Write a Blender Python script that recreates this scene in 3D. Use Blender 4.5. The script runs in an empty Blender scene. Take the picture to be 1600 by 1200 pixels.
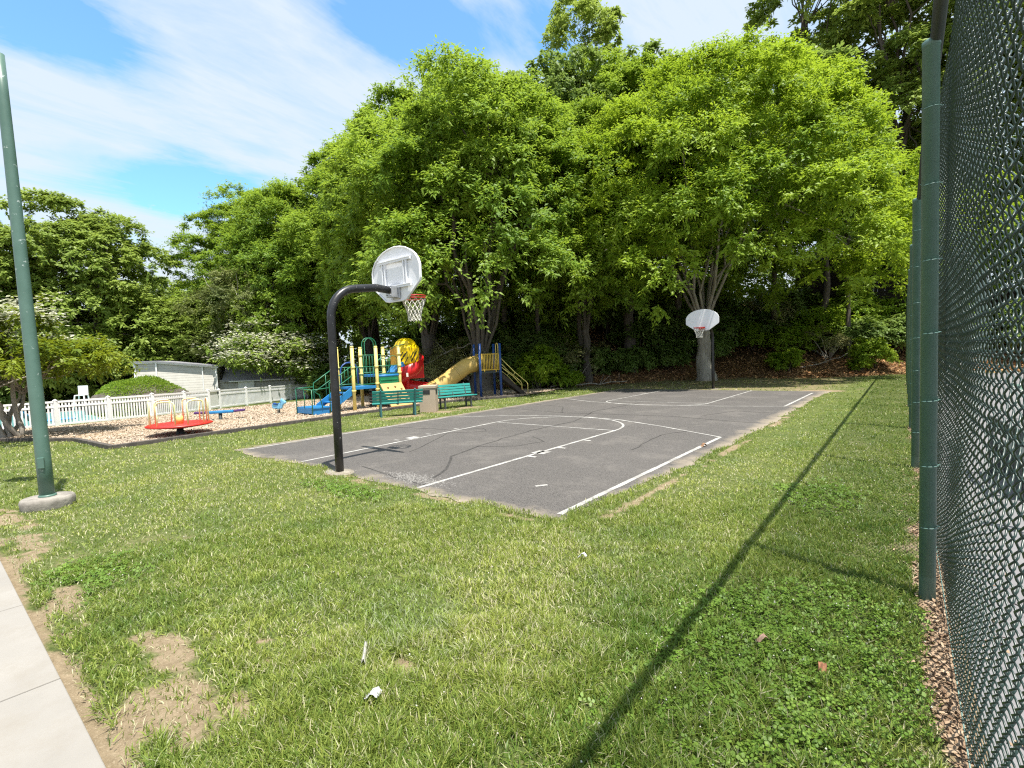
import bpy, math, random
import numpy as np
from mathutils import Vector, Matrix
PI = math.pi
R = math.radians
sc = bpy.context.scene
COL = sc.collection
rng = np.random.default_rng(7)
random.seed(7)

# ------------------------------------------------------------------ naming helpers
def tag(o, label=None, cat=None, group=None, kind=None):
    if label: o['label'] = label
    if cat: o['category'] = cat
    if group: o['group'] = group
    if kind: o['kind'] = kind
    return o

def thing(name, label, cat, loc=(0, 0, 0), rz=0.0, group=None):
    o = bpy.data.objects.new(name, None)
    o.empty_display_size = 0.2
    COL.objects.link(o)
    o.location = loc
    o.rotation_euler = (0, 0, rz)
    return tag(o, label, cat, group)

def kids(o):
    return [c for c in bpy.data.objects if c.parent == o]

def dup(o, parent=None):
    c = o.copy()
    COL.objects.link(c)
    if parent is not None:
        c.parent = parent
    for ch in kids(o):
        dup(ch, c)
    return c

# ------------------------------------------------------------------ mesh builder
class MB:
    def __init__(s):
        s.v, s.f, s.sm = [], [], []

    def add(s, vs, fs, smooth=False):
        b = len(s.v)
        s.v += [tuple(map(float, p)) for p in vs]
        for f in fs:
            s.f.append(tuple(i + b for i in f))
            s.sm.append(smooth)
        return s

    def box(s, c, size, rz=0.0, rx=0.0, ry=0.0):
        m = Matrix.Translation(c) @ Matrix.Rotation(rz, 4, 'Z') @ Matrix.Rotation(ry, 4, 'Y') @ Matrix.Rotation(rx, 4, 'X')
        h = [x / 2 for x in size]
        vs = [m @ Vector((a * h[0], b * h[1], d * h[2])) for a in (-1, 1) for b in (-1, 1) for d in (-1, 1)]
        fs = [(0, 1, 3, 2), (4, 6, 7, 5), (0, 4, 5, 1), (2, 3, 7, 6), (0, 2, 6, 4), (1, 5, 7, 3)]
        return s.add(vs, fs)

    def beam(s, p0, p1, w, h, up=(0, 0, 1)):
        p0, p1 = Vector(p0), Vector(p1)
        d = (p1 - p0).normalized()
        u = Vector(up)
        if abs(d.dot(u)) > 0.98: u = Vector((1, 0, 0))
        a = d.cross(u).normalized() * (w / 2)
        b = a.cross(d).normalized() * (h / 2)
        vs = [p + x * a + y * b for p in (p0, p1) for x, y in ((-1, -1), (1, -1), (1, 1), (-1, 1))]
        return s.add(vs, [(0, 3, 2, 1), (4, 5, 6, 7), (0, 1, 5, 4), (1, 2, 6, 5), (2, 3, 7, 6), (3, 0, 4, 7)])

    def tube(s, pts, r, n=10, cap=True, closed=False):
        pts = [Vector(p) for p in pts]
        k = len(pts)
        rr = list(r) if hasattr(r, '__len__') else [r] * k
        vs, fs = [], []
        prev = None
        for i, p in enumerate(pts):
            if closed:
                t = (pts[(i + 1) % k] - pts[i - 1]).normalized()
            else:
                t = (pts[min(i + 1, k - 1)] - pts[max(i - 1, 0)]).normalized()
            if prev is None:
                u = Vector((0, 0, 1)) if abs(t.z) < 0.9 else Vector((1, 0, 0))
            else:
                u = prev
            a = (u - t * u.dot(t))
            if a.length < 1e-6: a = t.orthogonal()
            a.normalize()
            prev = a
            b = t.cross(a)
            for j in range(n):
                q = 2 * PI * j / n
                vs.append(p + (a * math.cos(q) + b * math.sin(q)) * rr[i])
        for i in range(k if closed else k - 1):
            i2 = (i + 1) % k
            for j in range(n):
                j2 = (j + 1) % n
                fs.append((i * n + j, i * n + j2, i2 * n + j2, i2 * n + j))
        s.add(vs, fs, True)
        if cap and not closed:
            b0 = len(s.v) - len(vs)
            s.f.append(tuple(b0 + j for j in reversed(range(n)))); s.sm.append(False)
            s.f.append(tuple(b0 + (k - 1) * n + j for j in range(n))); s.sm.append(False)
        return s

    def lathe(s, prof, c=(0, 0, 0), n=24, smooth=True, sx=1.0, sy=1.0):
        vs, fs = [], []
        for r, z in prof:
            for j in range(n):
                q = 2 * PI * j / n
                vs.append((c[0] + sx * r * math.cos(q), c[1] + sy * r * math.sin(q), c[2] + z))
        for i in range(len(prof) - 1):
            for j in range(n):
                j2 = (j + 1) % n
                fs.append((i * n + j, i * n + j2, (i + 1) * n + j2, (i + 1) * n + j))
        s.add(vs, fs, smooth)
        b0 = len(s.v) - len(vs)
        s.f.append(tuple(b0 + j for j in reversed(range(n)))); s.sm.append(False)
        e = b0 + (len(prof) - 1) * n
        s.f.append(tuple(e + j for j in range(n))); s.sm.append(False)
        return s

    def prism(s, poly, o, a, b, t):
        """extrude a 2-D outline lying in plane (o; a, b) by vector t"""
        o, a, b, t = Vector(o), Vector(a), Vector(b), Vector(t)
        k = len(poly)
        vs = [o + a * x + b * y for x, y in poly] + [o + a * x + b * y + t for x, y in poly]
        fs = [tuple(range(k)), tuple(reversed(range(k, 2 * k)))]
        fs += [(i, k + i, k + (i + 1) % k, (i + 1) % k) for i in range(k)]
        return s.add(vs, fs)

    def build_each(s, name, mat, parent=None, bevel=0.0):
        """one object for every loose piece"""
        up = list(range(len(s.v)))
        def find(i):
            while up[i] != i:
                up[i] = up[up[i]]; i = up[i]
            return i
        for f in s.f:
            for i in f[1:]: up[find(i)] = find(f[0])
        groups = {}
        for f, sm in zip(s.f, s.sm): groups.setdefault(find(f[0]), []).append((f, sm))
        out = []
        for fs in groups.values():
            idx = sorted({i for f, _ in fs for i in f}); mp = {i: k for k, i in enumerate(idx)}
            m = MB(); m.v = [s.v[i] for i in idx]; m.f = [tuple(mp[i] for i in f) for f, _ in fs]; m.sm = [x for _, x in fs]
            out.append(m.build(name, mat, parent, bevel))
        return out

    def build(s, name, mat, parent=None, bevel=0.0):
        me = bpy.data.meshes.new(name)
        me.from_pydata(s.v, [], s.f)
        me.polygons.foreach_set('use_smooth', s.sm)
        me.update()
        o = bpy.data.objects.new(name, me)
        COL.objects.link(o)
        if mat: me.materials.append(mat)
        if parent is not None: o.parent = parent
        if bevel > 0:
            md = o.modifiers.new('edge', 'BEVEL')
            md.width = bevel; md.segments = 2; md.limit_method = 'ANGLE'; md.angle_limit = R(40)
        # recalc outward normals
        import bmesh
        bm = bmesh.new(); bm.from_mesh(me)
        bmesh.ops.recalc_face_normals(bm, faces=bm.faces)
        bm.to_mesh(me); bm.free()
        return o

def np_mesh(name, verts, faces, mat, parent=None, tint=None, tint_domain='FACE', smooth=False, attrs=None):
    """verts (N,3), faces (M,k) all the same k"""
    verts = np.asarray(verts, np.float32); faces = np.asarray(faces, np.int32)
    me = bpy.data.meshes.new(name)
    m, k = faces.shape
    me.vertices.add(len(verts)); me.vertices.foreach_set('co', verts.ravel())
    me.loops.add(m * k); me.loops.foreach_set('vertex_index', faces.ravel())
    me.polygons.add(m)
    me.polygons.foreach_set('loop_start', np.arange(0, m * k, k, dtype=np.int32))
    if smooth: me.polygons.foreach_set('use_smooth', np.ones(m, bool))
    me.update(calc_edges=True)
    if tint is not None:
        a = me.attributes.new('tint', 'FLOAT', tint_domain)
        a.data.foreach_set('value', np.asarray(tint, np.float32))
    for nm, dom, val in (attrs or []):
        a = me.attributes.new(nm, 'FLOAT', dom)
        a.data.foreach_set('value', np.asarray(val, np.float32))
    o = bpy.data.objects.new(name, me)
    COL.objects.link(o)
    if mat: me.materials.append(mat)
    if parent is not None: o.parent = parent
    return o

def unit(a):
    return a / np.maximum(np.linalg.norm(a, axis=-1, keepdims=True), 1e-9)

def vnoise(x, y, scale, seed):
    """smooth value noise 0..1, numpy"""
    g = np.random.default_rng(seed).random((256, 256))
    u, v = np.asarray(x) / scale, np.asarray(y) / scale
    i, j = np.floor(u).astype(int), np.floor(v).astype(int)
    a, b = u - i, v - j
    a, b = a * a * (3 - 2 * a), b * b * (3 - 2 * b)
    i0, i1, j0, j1 = i % 256, (i + 1) % 256, j % 256, (j + 1) % 256
    return (g[i0, j0] * (1 - a) + g[i1, j0] * a) * (1 - b) + (g[i0, j1] * (1 - a) + g[i1, j1] * a) * b

def fnoise(x, y, scale, seed, oct=3):
    s, amp, tot = 0, 1.0, 0
    for k in range(oct):
        s = s + amp * vnoise(x, y, scale / 2 ** k, seed + k); tot += amp; amp *= 0.5
    return s / tot

# ------------------------------------------------------------------ materials
def new_mat(name):
    m = bpy.data.materials.new(name); m.use_nodes = True
    nt = m.node_tree
    return m, nt, nt.nodes['Principled BSDF'], nt.nodes['Material Output']

def N(nt, t, **kw):
    n = nt.nodes.new(t)
    for k, v in kw.items(): setattr(n, k, v)
    return n

def mixrgb(nt, fac, a, b, blend='MIX'):
    n = nt.nodes.new('ShaderNodeMix'); n.data_type = 'RGBA'; n.blend_type = blend
    for sock, val in ((n.inputs[0], fac), (n.inputs[6], a), (n.inputs[7], b)):
        if hasattr(val, 'links') or isinstance(val, bpy.types.NodeSocket): nt.links.new(val, sock)
        elif isinstance(val, (int, float)): sock.default_value = val
        else: sock.default_value = (*val[:3], 1)
    return n.outputs[2]

def math_(nt, op, a, b=None, clamp=False):
    n = nt.nodes.new('ShaderNodeMath'); n.operation = op; n.use_clamp = clamp
    for i, val in enumerate((a, b)):
        if val is None: continue
        if isinstance(val, bpy.types.NodeSocket): nt.links.new(val, n.inputs[i])
        else: n.inputs[i].default_value = val
    return n.outputs[0]

def noise(nt, scale, detail=4, rough=0.55, vec=None, dist=0.0):
    n = nt.nodes.new('ShaderNodeTexNoise')
    n.inputs['Scale'].default_value = scale; n.inputs['Detail'].default_value = detail
    n.inputs['Roughness'].default_value = rough; n.inputs['Distortion'].default_value = dist
    if vec is not None: nt.links.new(vec, n.inputs['Vector'])
    return n.outputs['Fac']

def ramp(nt, fac, stops):
    n = nt.nodes.new('ShaderNodeValToRGB')
    cr = n.color_ramp
    while len(cr.elements) < len(stops): cr.elements.new(0.5)
    for e, (p, c) in zip(cr.elements, stops):
        e.position = p
        e.color = (c, c, c, 1) if isinstance(c, (int, float)) else (*c, 1)
    nt.links.new(fac, n.inputs[0])
    return n.outputs[0]

def coords(nt, which='Object'):
    return nt.nodes.new('ShaderNodeTexCoord').outputs[which]

def bump(nt, height, strength, dist, bsdf):
    b = nt.nodes.new('ShaderNodeBump')
    b.inputs['Strength'].default_value = strength; b.inputs['Distance'].default_value = dist
    nt.links.new(height, b.inputs['Height']); nt.links.new(b.outputs[0], bsdf.inputs['Normal'])

def paint(name, col, col2=None, rough=0.5, scale=6.0, lo=0.4, hi=0.65, metal=0.0, bmp=0.15, bscale=40, spec=0.5, chip=None, chip_thr=0.68, chip_scale=9.0):
    """weathered paint / plastic / wood: two tones mixed by noise, optional chips of another colour"""
    m, nt, b, out = new_mat(name)
    v = coords(nt)
    col2 = col2 or tuple(c * 0.72 for c in col)
    f = ramp(nt, noise(nt, scale, 6, 0.65, v), [(lo, 0.0), (hi, 1.0)])
    c = mixrgb(nt, f, col, col2)
    if chip:
        cf = ramp(nt, noise(nt, chip_scale, 8, 0.7, v), [(chip_thr, 0.0), (chip_thr + 0.03, 1.0)])
        c = mixrgb(nt, cf, c, chip)
    nt.links.new(c, b.inputs['Base Color'])
    b.inputs['Roughness'].default_value = rough; b.inputs['Metallic'].default_value = metal
    b.inputs['Specular IOR Level'].default_value = spec
    if bmp: bump(nt, noise(nt, bscale, 4, 0.6, v), bmp, 0.01, b)
    return m

def leaf_mat(name, dark, light, trans, tmix=0.35, rough=0.55, spec=0.25, extra=None):
    """two-tone leaves by the per-leaf 'tint'; light passes through"""
    m, nt, b, out = new_mat(name)
    t = N(nt, 'ShaderNodeAttribute', attribute_name='tint').outputs['Fac']
    c = mixrgb(nt, t, dark, light)
    if extra is not None:
        f = ramp(nt, t, [(extra[1], 0.0), (extra[1] + 0.01, 1.0)])
        c = mixrgb(nt, f, c, extra[0])
    nt.links.new(c, b.inputs['Base Color'])
    b.inputs['Roughness'].default_value = rough
    b.inputs['Specular IOR Level'].default_value = spec
    tr = N(nt, 'ShaderNodeBsdfTranslucent')
    nt.links.new(mixrgb(nt, 0.5, c, trans), tr.inputs['Color'])
    mx = N(nt, 'ShaderNodeMixShader'); mx.inputs[0].default_value = tmix
    nt.links.new(b.outputs[0], mx.inputs[1]); nt.links.new(tr.outputs[0], mx.inputs[2])
    nt.links.new(mx.outputs[0], out.inputs['Surface'])
    return m

def bark_mat(name, a, b2, scale=5.0):
    m, nt, b, out = new_mat(name)
    v = coords(nt)
    mp = N(nt, 'ShaderNodeMapping'); mp.inputs['Scale'].default_value = (1, 1, 0.22)
    nt.links.new(v, mp.inputs['Vector'])
    f = noise(nt, scale, 8, 0.7, mp.outputs[0])
    nt.links.new(mixrgb(nt, ramp(nt, f, [(0.35, 0.0), (0.65, 1.0)]), a, b2), b.inputs['Base Color'])
    b.inputs['Roughness'].default_value = 0.9
    bump(nt, f, 0.8, 0.05, b)
    return m
# ------------------------------------------------------------------ camera (1.8 m above the lawn, wide lens)
r_ = np.array([0.77273458, 0.00503324, -0.63470933])
d_ = np.array([0.63359575, -0.06585209, 0.77085662])
n_ = np.array([0.03791703, 0.9978167, 0.05407523])
cam_d = bpy.data.cameras.new('camera'); cam = bpy.data.objects.new('camera', cam_d); COL.objects.link(cam)
cx = Vector((r_[0], d_[0], -n_[0])); cy = -Vector((r_[1], d_[1], -n_[1])); cz = -Vector((r_[2], d_[2], -n_[2]))
M3 = Matrix((cx, cy, cz)).transposed()
cam.matrix_world = Matrix.Translation((0, 0, 1.8)) @ M3.to_4x4()
cam_d.sensor_width = 36.0; cam_d.sensor_fit = 'HORIZONTAL'
cam_d.lens = 36.0 * 775.0 / 1600.0
cam_d.clip_start = 0.02; cam_d.clip_end = 2000
sc.camera = cam

# ------------------------------------------------------------------ sun and sky
SUN = Vector((1.26, -0.34, 3.75)).normalized()
sun_d = bpy.data.lights.new('sun', 'SUN'); sun = bpy.data.objects.new('sun', sun_d); COL.objects.link(sun)
sun_d.energy = 4.8; sun_d.angle = R(0.55); sun_d.color = (1.0, 0.95, 0.86)
sun.location = (20, -8, 60)
sun.rotation_euler = SUN.to_track_quat('Z', 'Y').to_euler()

w = bpy.data.worlds.new('World'); sc.world = w; w.use_nodes = True
nt = w.node_tree
bg = nt.nodes['Background']
sky = N(nt, 'ShaderNodeTexSky', sky_type='NISHITA', sun_disc=False)
sky.sun_elevation = math.asin(SUN.z); sky.sun_rotation = math.atan2(SUN.x, SUN.y)
sky.altitude = 200; sky.air_density = 1.0; sky.dust_density = 0.6; sky.ozone_density = 1.6
gen = coords(nt, 'Generated')
sep = N(nt, 'ShaderNodeSeparateXYZ'); nt.links.new(gen, sep.inputs[0])
zz = math_(nt, 'ADD', math_(nt, 'MAXIMUM', sep.outputs[2], 0.0), 0.12)
px = math_(nt, 'DIVIDE', sep.outputs[0], zz); py = math_(nt, 'DIVIDE', sep.outputs[1], zz)
cmb = N(nt, 'ShaderNodeCombineXYZ'); nt.links.new(px, cmb.inputs[0]); nt.links.new(py, cmb.inputs[1])
# high cirrus drawn out in long streaks, with a few clear gaps
wob = noise(nt, 2.2, 6, .6, cmb.outputs[0])
wob2 = noise(nt, 3.1, 6, .6, gen)
qx = math_(nt, 'ADD', px, math_(nt, 'MULTIPLY', math_(nt, 'SUBTRACT', wob, .5), .34))
qy = math_(nt, 'ADD', py, math_(nt, 'MULTIPLY', math_(nt, 'SUBTRACT', wob2, .5), .34))
mp = N(nt, 'ShaderNodeMapping'); mp.inputs['Rotation'].default_value = (0, 0, R(9)); mp.inputs['Scale'].default_value = (2.3, .62, 1)
nt.links.new(cmb.outputs[0], mp.inputs['Vector'])
streak = noise(nt, 1.7, 10, .62, mp.outputs[0], .5)
fine = noise(nt, 6.5, 8, .65, mp.outputs[0], .8)
cov = math_(nt, 'ADD', math_(nt, 'ADD', math_(nt, 'MULTIPLY', math_(nt, 'SUBTRACT', streak, .5), 2.4), math_(nt, 'MULTIPLY', math_(nt, 'SUBTRACT', fine, .5), .55)), .88)
def gap(cov, gx_, gy_, rx, ry, k):
    u = math_(nt, 'DIVIDE', math_(nt, 'SUBTRACT', qx, gx_), rx); v_ = math_(nt, 'DIVIDE', math_(nt, 'SUBTRACT', qy, gy_), ry)
    dd = math_(nt, 'SQRT', math_(nt, 'ADD', math_(nt, 'MULTIPLY', u, u), math_(nt, 'MULTIPLY', v_, v_)))
    return math_(nt, 'SUBTRACT', cov, math_(nt, 'MULTIPLY', math_(nt, 'SUBTRACT', 1.0, dd, True), k))
for g in ((-2.26, .68, .34, .42, 1.7), (-1.53, .22, .20, .34, 1.4), (-.96, .80, .22, .34, 1.5), (-.76, 1.12, .22, .26, 1.0), (-2.1, .98, .22, .2, .6)):
    cov = gap(cov, *g)
cir = ramp(nt, cov, [(.02, .06), (.50, .58), (1.0, .92)])
# low puffy bank above the tree tops
mp2 = N(nt, 'ShaderNodeMapping'); mp2.inputs['Scale'].default_value = (9, 9, 16)
nt.links.new(gen, mp2.inputs['Vector'])
c3 = noise(nt, 1.0, 8, .6, mp2.outputs[0], .1)
c3 = math_(nt, 'ADD', math_(nt, 'MULTIPLY', math_(nt, 'SUBTRACT', c3, .5), .30), math_(nt, 'SUBTRACT', .243, sep.outputs[2]))
c3 = ramp(nt, c3, [(0.0, 0.0), (.018, .8), (.06, 1.0)])
cl = math_(nt, 'MAXIMUM', cir, c3)
CLOUD = (2.85, 3.2, 3.55)
skyb = mixrgb(nt, 1.0, sky.outputs[0], (.70, 1.08, 1.20), 'MULTIPLY')
skyc = mixrgb(nt, cl, skyb, CLOUD)
nt.links.new(skyc, bg.inputs['Color'])
bg.inputs['Strength'].default_value = 0.15

sc.view_settings.view_transform = 'Standard'; sc.view_settings.look = 'None'
sc.view_settings.exposure = 0.93; sc.view_settings.gamma = 1.0; sc.view_settings.use_curve_mapping = False
sc.render.engine = 'CYCLES'
sc.cycles.max_bounces = 8; sc.cycles.diffuse_bounces = 3; sc.cycles.transmission_bounces = 4; sc.cycles.transparent_max_bounces = 4
sc.cycles.use_denoising = False
sc.cycles.filter_width = 1.2
sc.cycles.caustics_reflective = False; sc.cycles.caustics_refractive = False

# ------------------------------------------------------------------ terrain
FOOT_X = np.array([-80, -60, -34, -26, -20, -15.5, -10, -4, -1, 6, 80.])
FOOT_Y = np.array([34, 30, 23, 17.5, 18.6, 23.6, 30.6, 32.4, 35.0, 37.5, 40.])
def sstep(a, b, x):
    t = np.clip((x - a) / (b - a), 0, 1); return t * t * (3 - 2 * t)
def terrain(x, y):
    x = np.asarray(x, float); y = np.asarray(y, float)
    dd = (y - np.interp(x, FOOT_X, FOOT_Y)) * 0.8
    fade = sstep(-46, -27, x)
    z = 5.6 * (.55 * np.clip(dd / 12, 0, 1) + .45 * sstep(0, 15, dd)) * (0.25 + 0.75 * fade)
    z = z + np.where(dd > 0.3, 0.5 * (fnoise(x, y, 3.0, 11) - 0.5) * np.clip(dd / 3, 0, 1), 0)
    dip = -0.04 * np.clip(-x - 20, 0, 20) * (1 - sstep(18, 26, y))
    z = z + dip
    return z
def tz(x, y): return float(terrain(x, y))

def in_court(x, y, m=0.0):   # ragged asphalt outline
    w1 = 0.22 * (fnoise(x, y, 1.3, 21) - 0.5) + 0.10 * (vnoise(x, y, .25, 24) - .5)
    return (x > -11.62 - m + w1) & (x < -2.72 + m + w1 - 0.25 * sstep(9, 5, y)) & (y > 4.42 - m + w1 * 1.5 - 0.22 * sstep(-5.2, -3.2, x) * 0) & (y < 22.7 + m + w1)

MULCH = [(-30, 0.2), (-19.6, 1.55), (-17.4, 2.75), (-14.65, 2.95), (-15.0, 8.0), (-15.25, 11.5), (-15.3, 14.2), (-13.9, 17.6), (-14.6, 22.2), (-19.0, 19.5), (-24.5, 17.0), (-27.5, 14.6), (-26.6, 9.0), (-25.0, 4.0), (-27.0, 0.2)]
def in_poly(x, y, poly):
    x = np.asarray(x); y = np.asarray(y); ins = np.zeros(x.shape, bool)
    j = len(poly) - 1
    for i in range(len(poly)):
        xi, yi = poly[i]; xj, yj = poly[j]
        c = ((yi > y) != (yj > y)) & (x < (xj - xi) * (y - yi) / (yj - yi + 1e-12) + xi)
        ins ^= c; j = i
    return ins

BARE = [(-3.0, .70, .48, .30), (-2.75, 1.02, .20, .10), (-3.7, .95, .34, .16), (-3.3, 1.35, .25, .10), (-5.4, .70, .6, .12), (-7.6, .72, .8, .16), (-8.9, .70, .6, .16), (-2.25, 1.74, .24, .07), 
        (-4.9, 4.28, .6, .08), (-3.6, 4.25, .6, .08), (-6.5, 4.25, .5, .10), (-2.62, 6.0, .08, 1.2), (-2.6, 9.5, .08, 1.5), (-2.62, 13.5, .10, 2.0), (-12.9, 10.2, .45, .9), (-12.9, 13.0, .45, .8),
        (-13.0, 11.6, .5, .6), (-7.46, 4.4, .5, .2), (-3.0, 22.9, 1.2, .5), (-0.02, 5.9, .12, .5)]
def bare(x, y):
    """0 = full turf, 1 = bare soil"""
    b = np.zeros(np.shape(x))
    n = (fnoise(x, y, .30, 31, 4) - .5) * 3.0 + (vnoise(x, y, .04, 32) - .5) * 1.3
    for cx_, cy_, a, c in BARE:
        dd = np.sqrt(((x - cx_) / a) ** 2 + ((y - cy_) / c) ** 2)
        b = np.maximum(b, 1 - sstep(0.30, 1.35, dd + n * 0.75))
    # strip of soil along the walk and beside the mesh fence
    b = np.maximum(b, 1 - sstep(0.47, 0.62, y + 0.35 * (fnoise(x, y, .3, 33) - .5)))
    fx = x + 0.35 * (fnoise(x, y, .5, 35) - .5) + .018 * (y - 4.43)
    b = np.maximum(b, sstep(0.02, 0.10, fx))
    # thin turf patches
    b = np.maximum(b, 0.5 * sstep(0.62, 0.82, fnoise(x, y, .9, 37)))
    return np.clip(b, 0, 1)
def bark_strip(x, y):
    fx = x + 0.22 * (fnoise(x, y, .5, 35) - .5) + .018 * (y - 4.43)
    return sstep(0.01, 0.08, fx) * (1 - sstep(0.16, 0.22, fx))
def bank(x, y):
    dd = (y - np.interp(x, FOOT_X, FOOT_Y)) * 0.8 + 1.2 * (fnoise(x, y, 2.0, 41) - .5)
    return sstep(-0.6, 0.5, dd)
def shade_dry(x, y):   # worn dusty turf under the trees by the far end line
    return sstep(22.2, 23.4, y + .8 * (fnoise(x, y, 1., 43) - .5)) * (1 - sstep(-3.6, -2.0, x))

xs = np.concatenate([[-400, -200, -120, -85], np.arange(-70, -24, .9), np.arange(-24, -12, .22), np.arange(-12, 1.2, .085), np.arange(1.2, 12, .6), [14, 17, 20, 25, 32, 45, 70, 120, 200, 400]])
ys = np.concatenate([[-300, -120, -60, -30, -12, -5, -2, -1], np.arange(0, 8.5, .085), np.arange(8.5, 24, .2), np.arange(24, 60, .7), [64, 70, 80, 100, 140, 220, 400]])
GX, GY = np.meshgrid(xs, ys, indexing='ij')
GZ = terrain(GX, GY) + 0.03 * (fnoise(GX, GY, .8, 51) - .5) * ((GY > .7) & (GX < -.1))
flat = in_court(GX, GY, .25) | (GY < 0.6) | (GX > 0.25) & (GY < 36)
crt = in_court(GX, GY, .25)
GZ = np.where(flat, np.where(crt, -.004, np.minimum(GZ, terrain(GX, GY)) - 0.02), GZ)
vid = np.arange(GX.size).reshape(GX.shape)
gf = np.stack([vid[:-1, :-1], vid[1:, :-1], vid[1:, 1:], vid[:-1, 1:]], -1).reshape(-1, 4)
gx, gy = GX.ravel(), GY.ravel()

m, nt, b, out = new_mat('turf and soil')
v = coords(nt)
def A(nm): return N(nt, 'ShaderNodeAttribute', attribute_name=nm).outputs['Fac']
g1 = mixrgb(nt, ramp(nt, noise(nt, 1.3, 6, .6, v), [(.35, 0.), (.65, 1.)]), (.085, .115, .032), (.155, .170, .060))
g1 = mixrgb(nt, ramp(nt, noise(nt, 22, 6, .75, v), [(.42, 0.), (.62, 1.)]), g1, (.055, .082, .022))
g1 = mixrgb(nt, ramp(nt, noise(nt, 60, 4, .7, v), [(.58, 0.), (.68, .8)]), g1, (.26, .25, .11))
soil = mixrgb(nt, ramp(nt, noise(nt, 14, 8, .7, v), [(.35, 0.), (.65, 1.)]), (.30, .235, .155), (.19, .145, .09))
soil = mixrgb(nt, ramp(nt, noise(nt, 90, 3, .7, v), [(.58, 0.), (.66, .7)]), soil, (.42, .35, .25))
bk = mixrgb(nt, ramp(nt, noise(nt, 45, 5, .8, v), [(.38, 0.), (.6, 1.)]), (.20, .125, .075), (.42, .31, .21))
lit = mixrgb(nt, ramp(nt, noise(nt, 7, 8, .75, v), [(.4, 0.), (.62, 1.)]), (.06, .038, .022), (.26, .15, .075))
lit = mixrgb(nt, A('shade_mould'), lit, mixrgb(nt, ramp(nt, noise(nt, 7, 8, .75, v), [(.4, 0.), (.62, 1.)]), (.022, .017, .011), (.055, .038, .022)))  # upper bank: dark leaf mould, with the trees' shade put into its colour
dry = mixrgb(nt, ramp(nt, noise(nt, 5, 7, .7, v), [(.38, 0.), (.62, 1.)]), (.13, .13, .055), (.25, .20, .12))
c = mixrgb(nt, A('dry'), g1, dry)
bf = math_(nt, 'ADD', A('bare'), math_(nt, 'MULTIPLY', math_(nt, 'SUBTRACT', noise(nt, 9, 8, .75, v), .5), 1.1))
c = mixrgb(nt, ramp(nt, bf, [(.38, 0.), (.80, 1.)]), c, soil)
c = mixrgb(nt, A('bark'), c, bk)
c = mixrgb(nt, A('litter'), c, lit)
nt.links.new(c, b.inputs['Base Color'])
b.inputs['Roughness'].default_value = .95; b.inputs['Specular IOR Level'].default_value = .1
bump(nt, noise(nt, 35, 6, .75, v), .7, .03, b)
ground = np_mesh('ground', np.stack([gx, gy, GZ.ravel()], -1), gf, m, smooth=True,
                 attrs=[('bare', 'POINT', bare(gx, gy) * (gy < 34)), ('bark', 'POINT', bark_strip(gx, gy) * (gy < 36)), ('litter', 'POINT', bank(gx, gy)), ('dry', 'POINT', shade_dry(gx, gy)), ('shade_mould', 'POINT', sstep(2.0, 5.5, gy - np.interp(gx, FOOT_X, FOOT_Y) + 3 * (fnoise(gx, gy, 3., 45) - .5)))])
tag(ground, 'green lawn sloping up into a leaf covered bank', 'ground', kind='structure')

# ------------------------------------------------------------------ court asphalt
def grid_sheet(name, x0, x1, y0, y1, st, keep, z, mat, label, cat):
    X, Y = np.meshgrid(np.arange(x0, x1 + st, st), np.arange(y0, y1 + st, st), indexing='ij')
    vid = np.arange(X.size).reshape(X.shape)
    f = np.stack([vid[:-1, :-1], vid[1:, :-1], vid[1:, 1:], vid[:-1, 1:]], -1).reshape(-1, 4)
    cx_ = X.ravel()[f].mean(1); cy_ = Y.ravel()[f].mean(1)
    f = f[keep(cx_, cy_)]
    used = np.unique(f); rm = -np.ones(X.size, int); rm[used] = np.arange(len(used))
    vv = np.stack([X.ravel(), Y.ravel(), z(X.ravel(), Y.ravel())], -1)[used]
    o = np_mesh(name, vv, rm[f], mat)
    return tag(o, label, cat, kind='structure')

m, nt, b, out = new_mat('worn asphalt')
v = coords(nt)
base = mixrgb(nt, ramp(nt, noise(nt, .45, 6, .6, v), [(.35, 0.), (.68, 1.)]), (.032, .029, .027), (.060, .054, .050))
agg = N(nt, 'ShaderNodeTexVoronoi'); agg.inputs['Scale'].default_value = 90; nt.links.new(v, agg.inputs['Vector'])
base = mixrgb(nt, ramp(nt, agg.outputs['Distance'], [(.18, .8), (.5, 0.)]), base, (.24, .225, .215))
base = mixrgb(nt, ramp(nt, noise(nt, 30, 6, .8, v), [(.55, 0.), (.72, .6)]), base, (.27, .25, .23))
base = mixrgb(nt, ramp(nt, noise(nt, 3, 7, .7, v), [(.56, 0.), (.72, .55)]), base, (.055, .052, .053))
# sand blown in along the edges
sep2 = N(nt, 'ShaderNodeSeparateXYZ'); nt.links.new(v, sep2.inputs[0])
e = math_(nt, 'MAXIMUM', math_(nt, 'SUBTRACT', math_(nt, 'ABSOLUTE', math_(nt, 'ADD', sep2.outputs[0], 7.17)), 4.02), math_(nt, 'SUBTRACT', math_(nt, 'ABSOLUTE', math_(nt, 'SUBTRACT', sep2.outputs[1], 13.55)), 8.85))
e = math_(nt, 'ADD', e, math_(nt, 'MULTIPLY', math_(nt, 'SUBTRACT', noise(nt, 2.2, 6, .7, v), .5), .9))
sand = ramp(nt, e, [(.08, 0.), (.42, .8)])
base = mixrgb(nt, ramp(nt, noise(nt, 38, 5, .85, v), [(.44, .0), (.56, .75)]), base, (.112, .102, .094))
base = mixrgb(nt, ramp(nt, noise(nt, 11, 8, .8, v), [(.54, 0.), (.66, .6)]), base, (.035, .032, .031))
base = mixrgb(nt, ramp(nt, noise(nt, .9, 9, .75, v), [(.52, 0.), (.62, .35), (.66, 0.)]), base, (.165, .15, .135))
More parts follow.
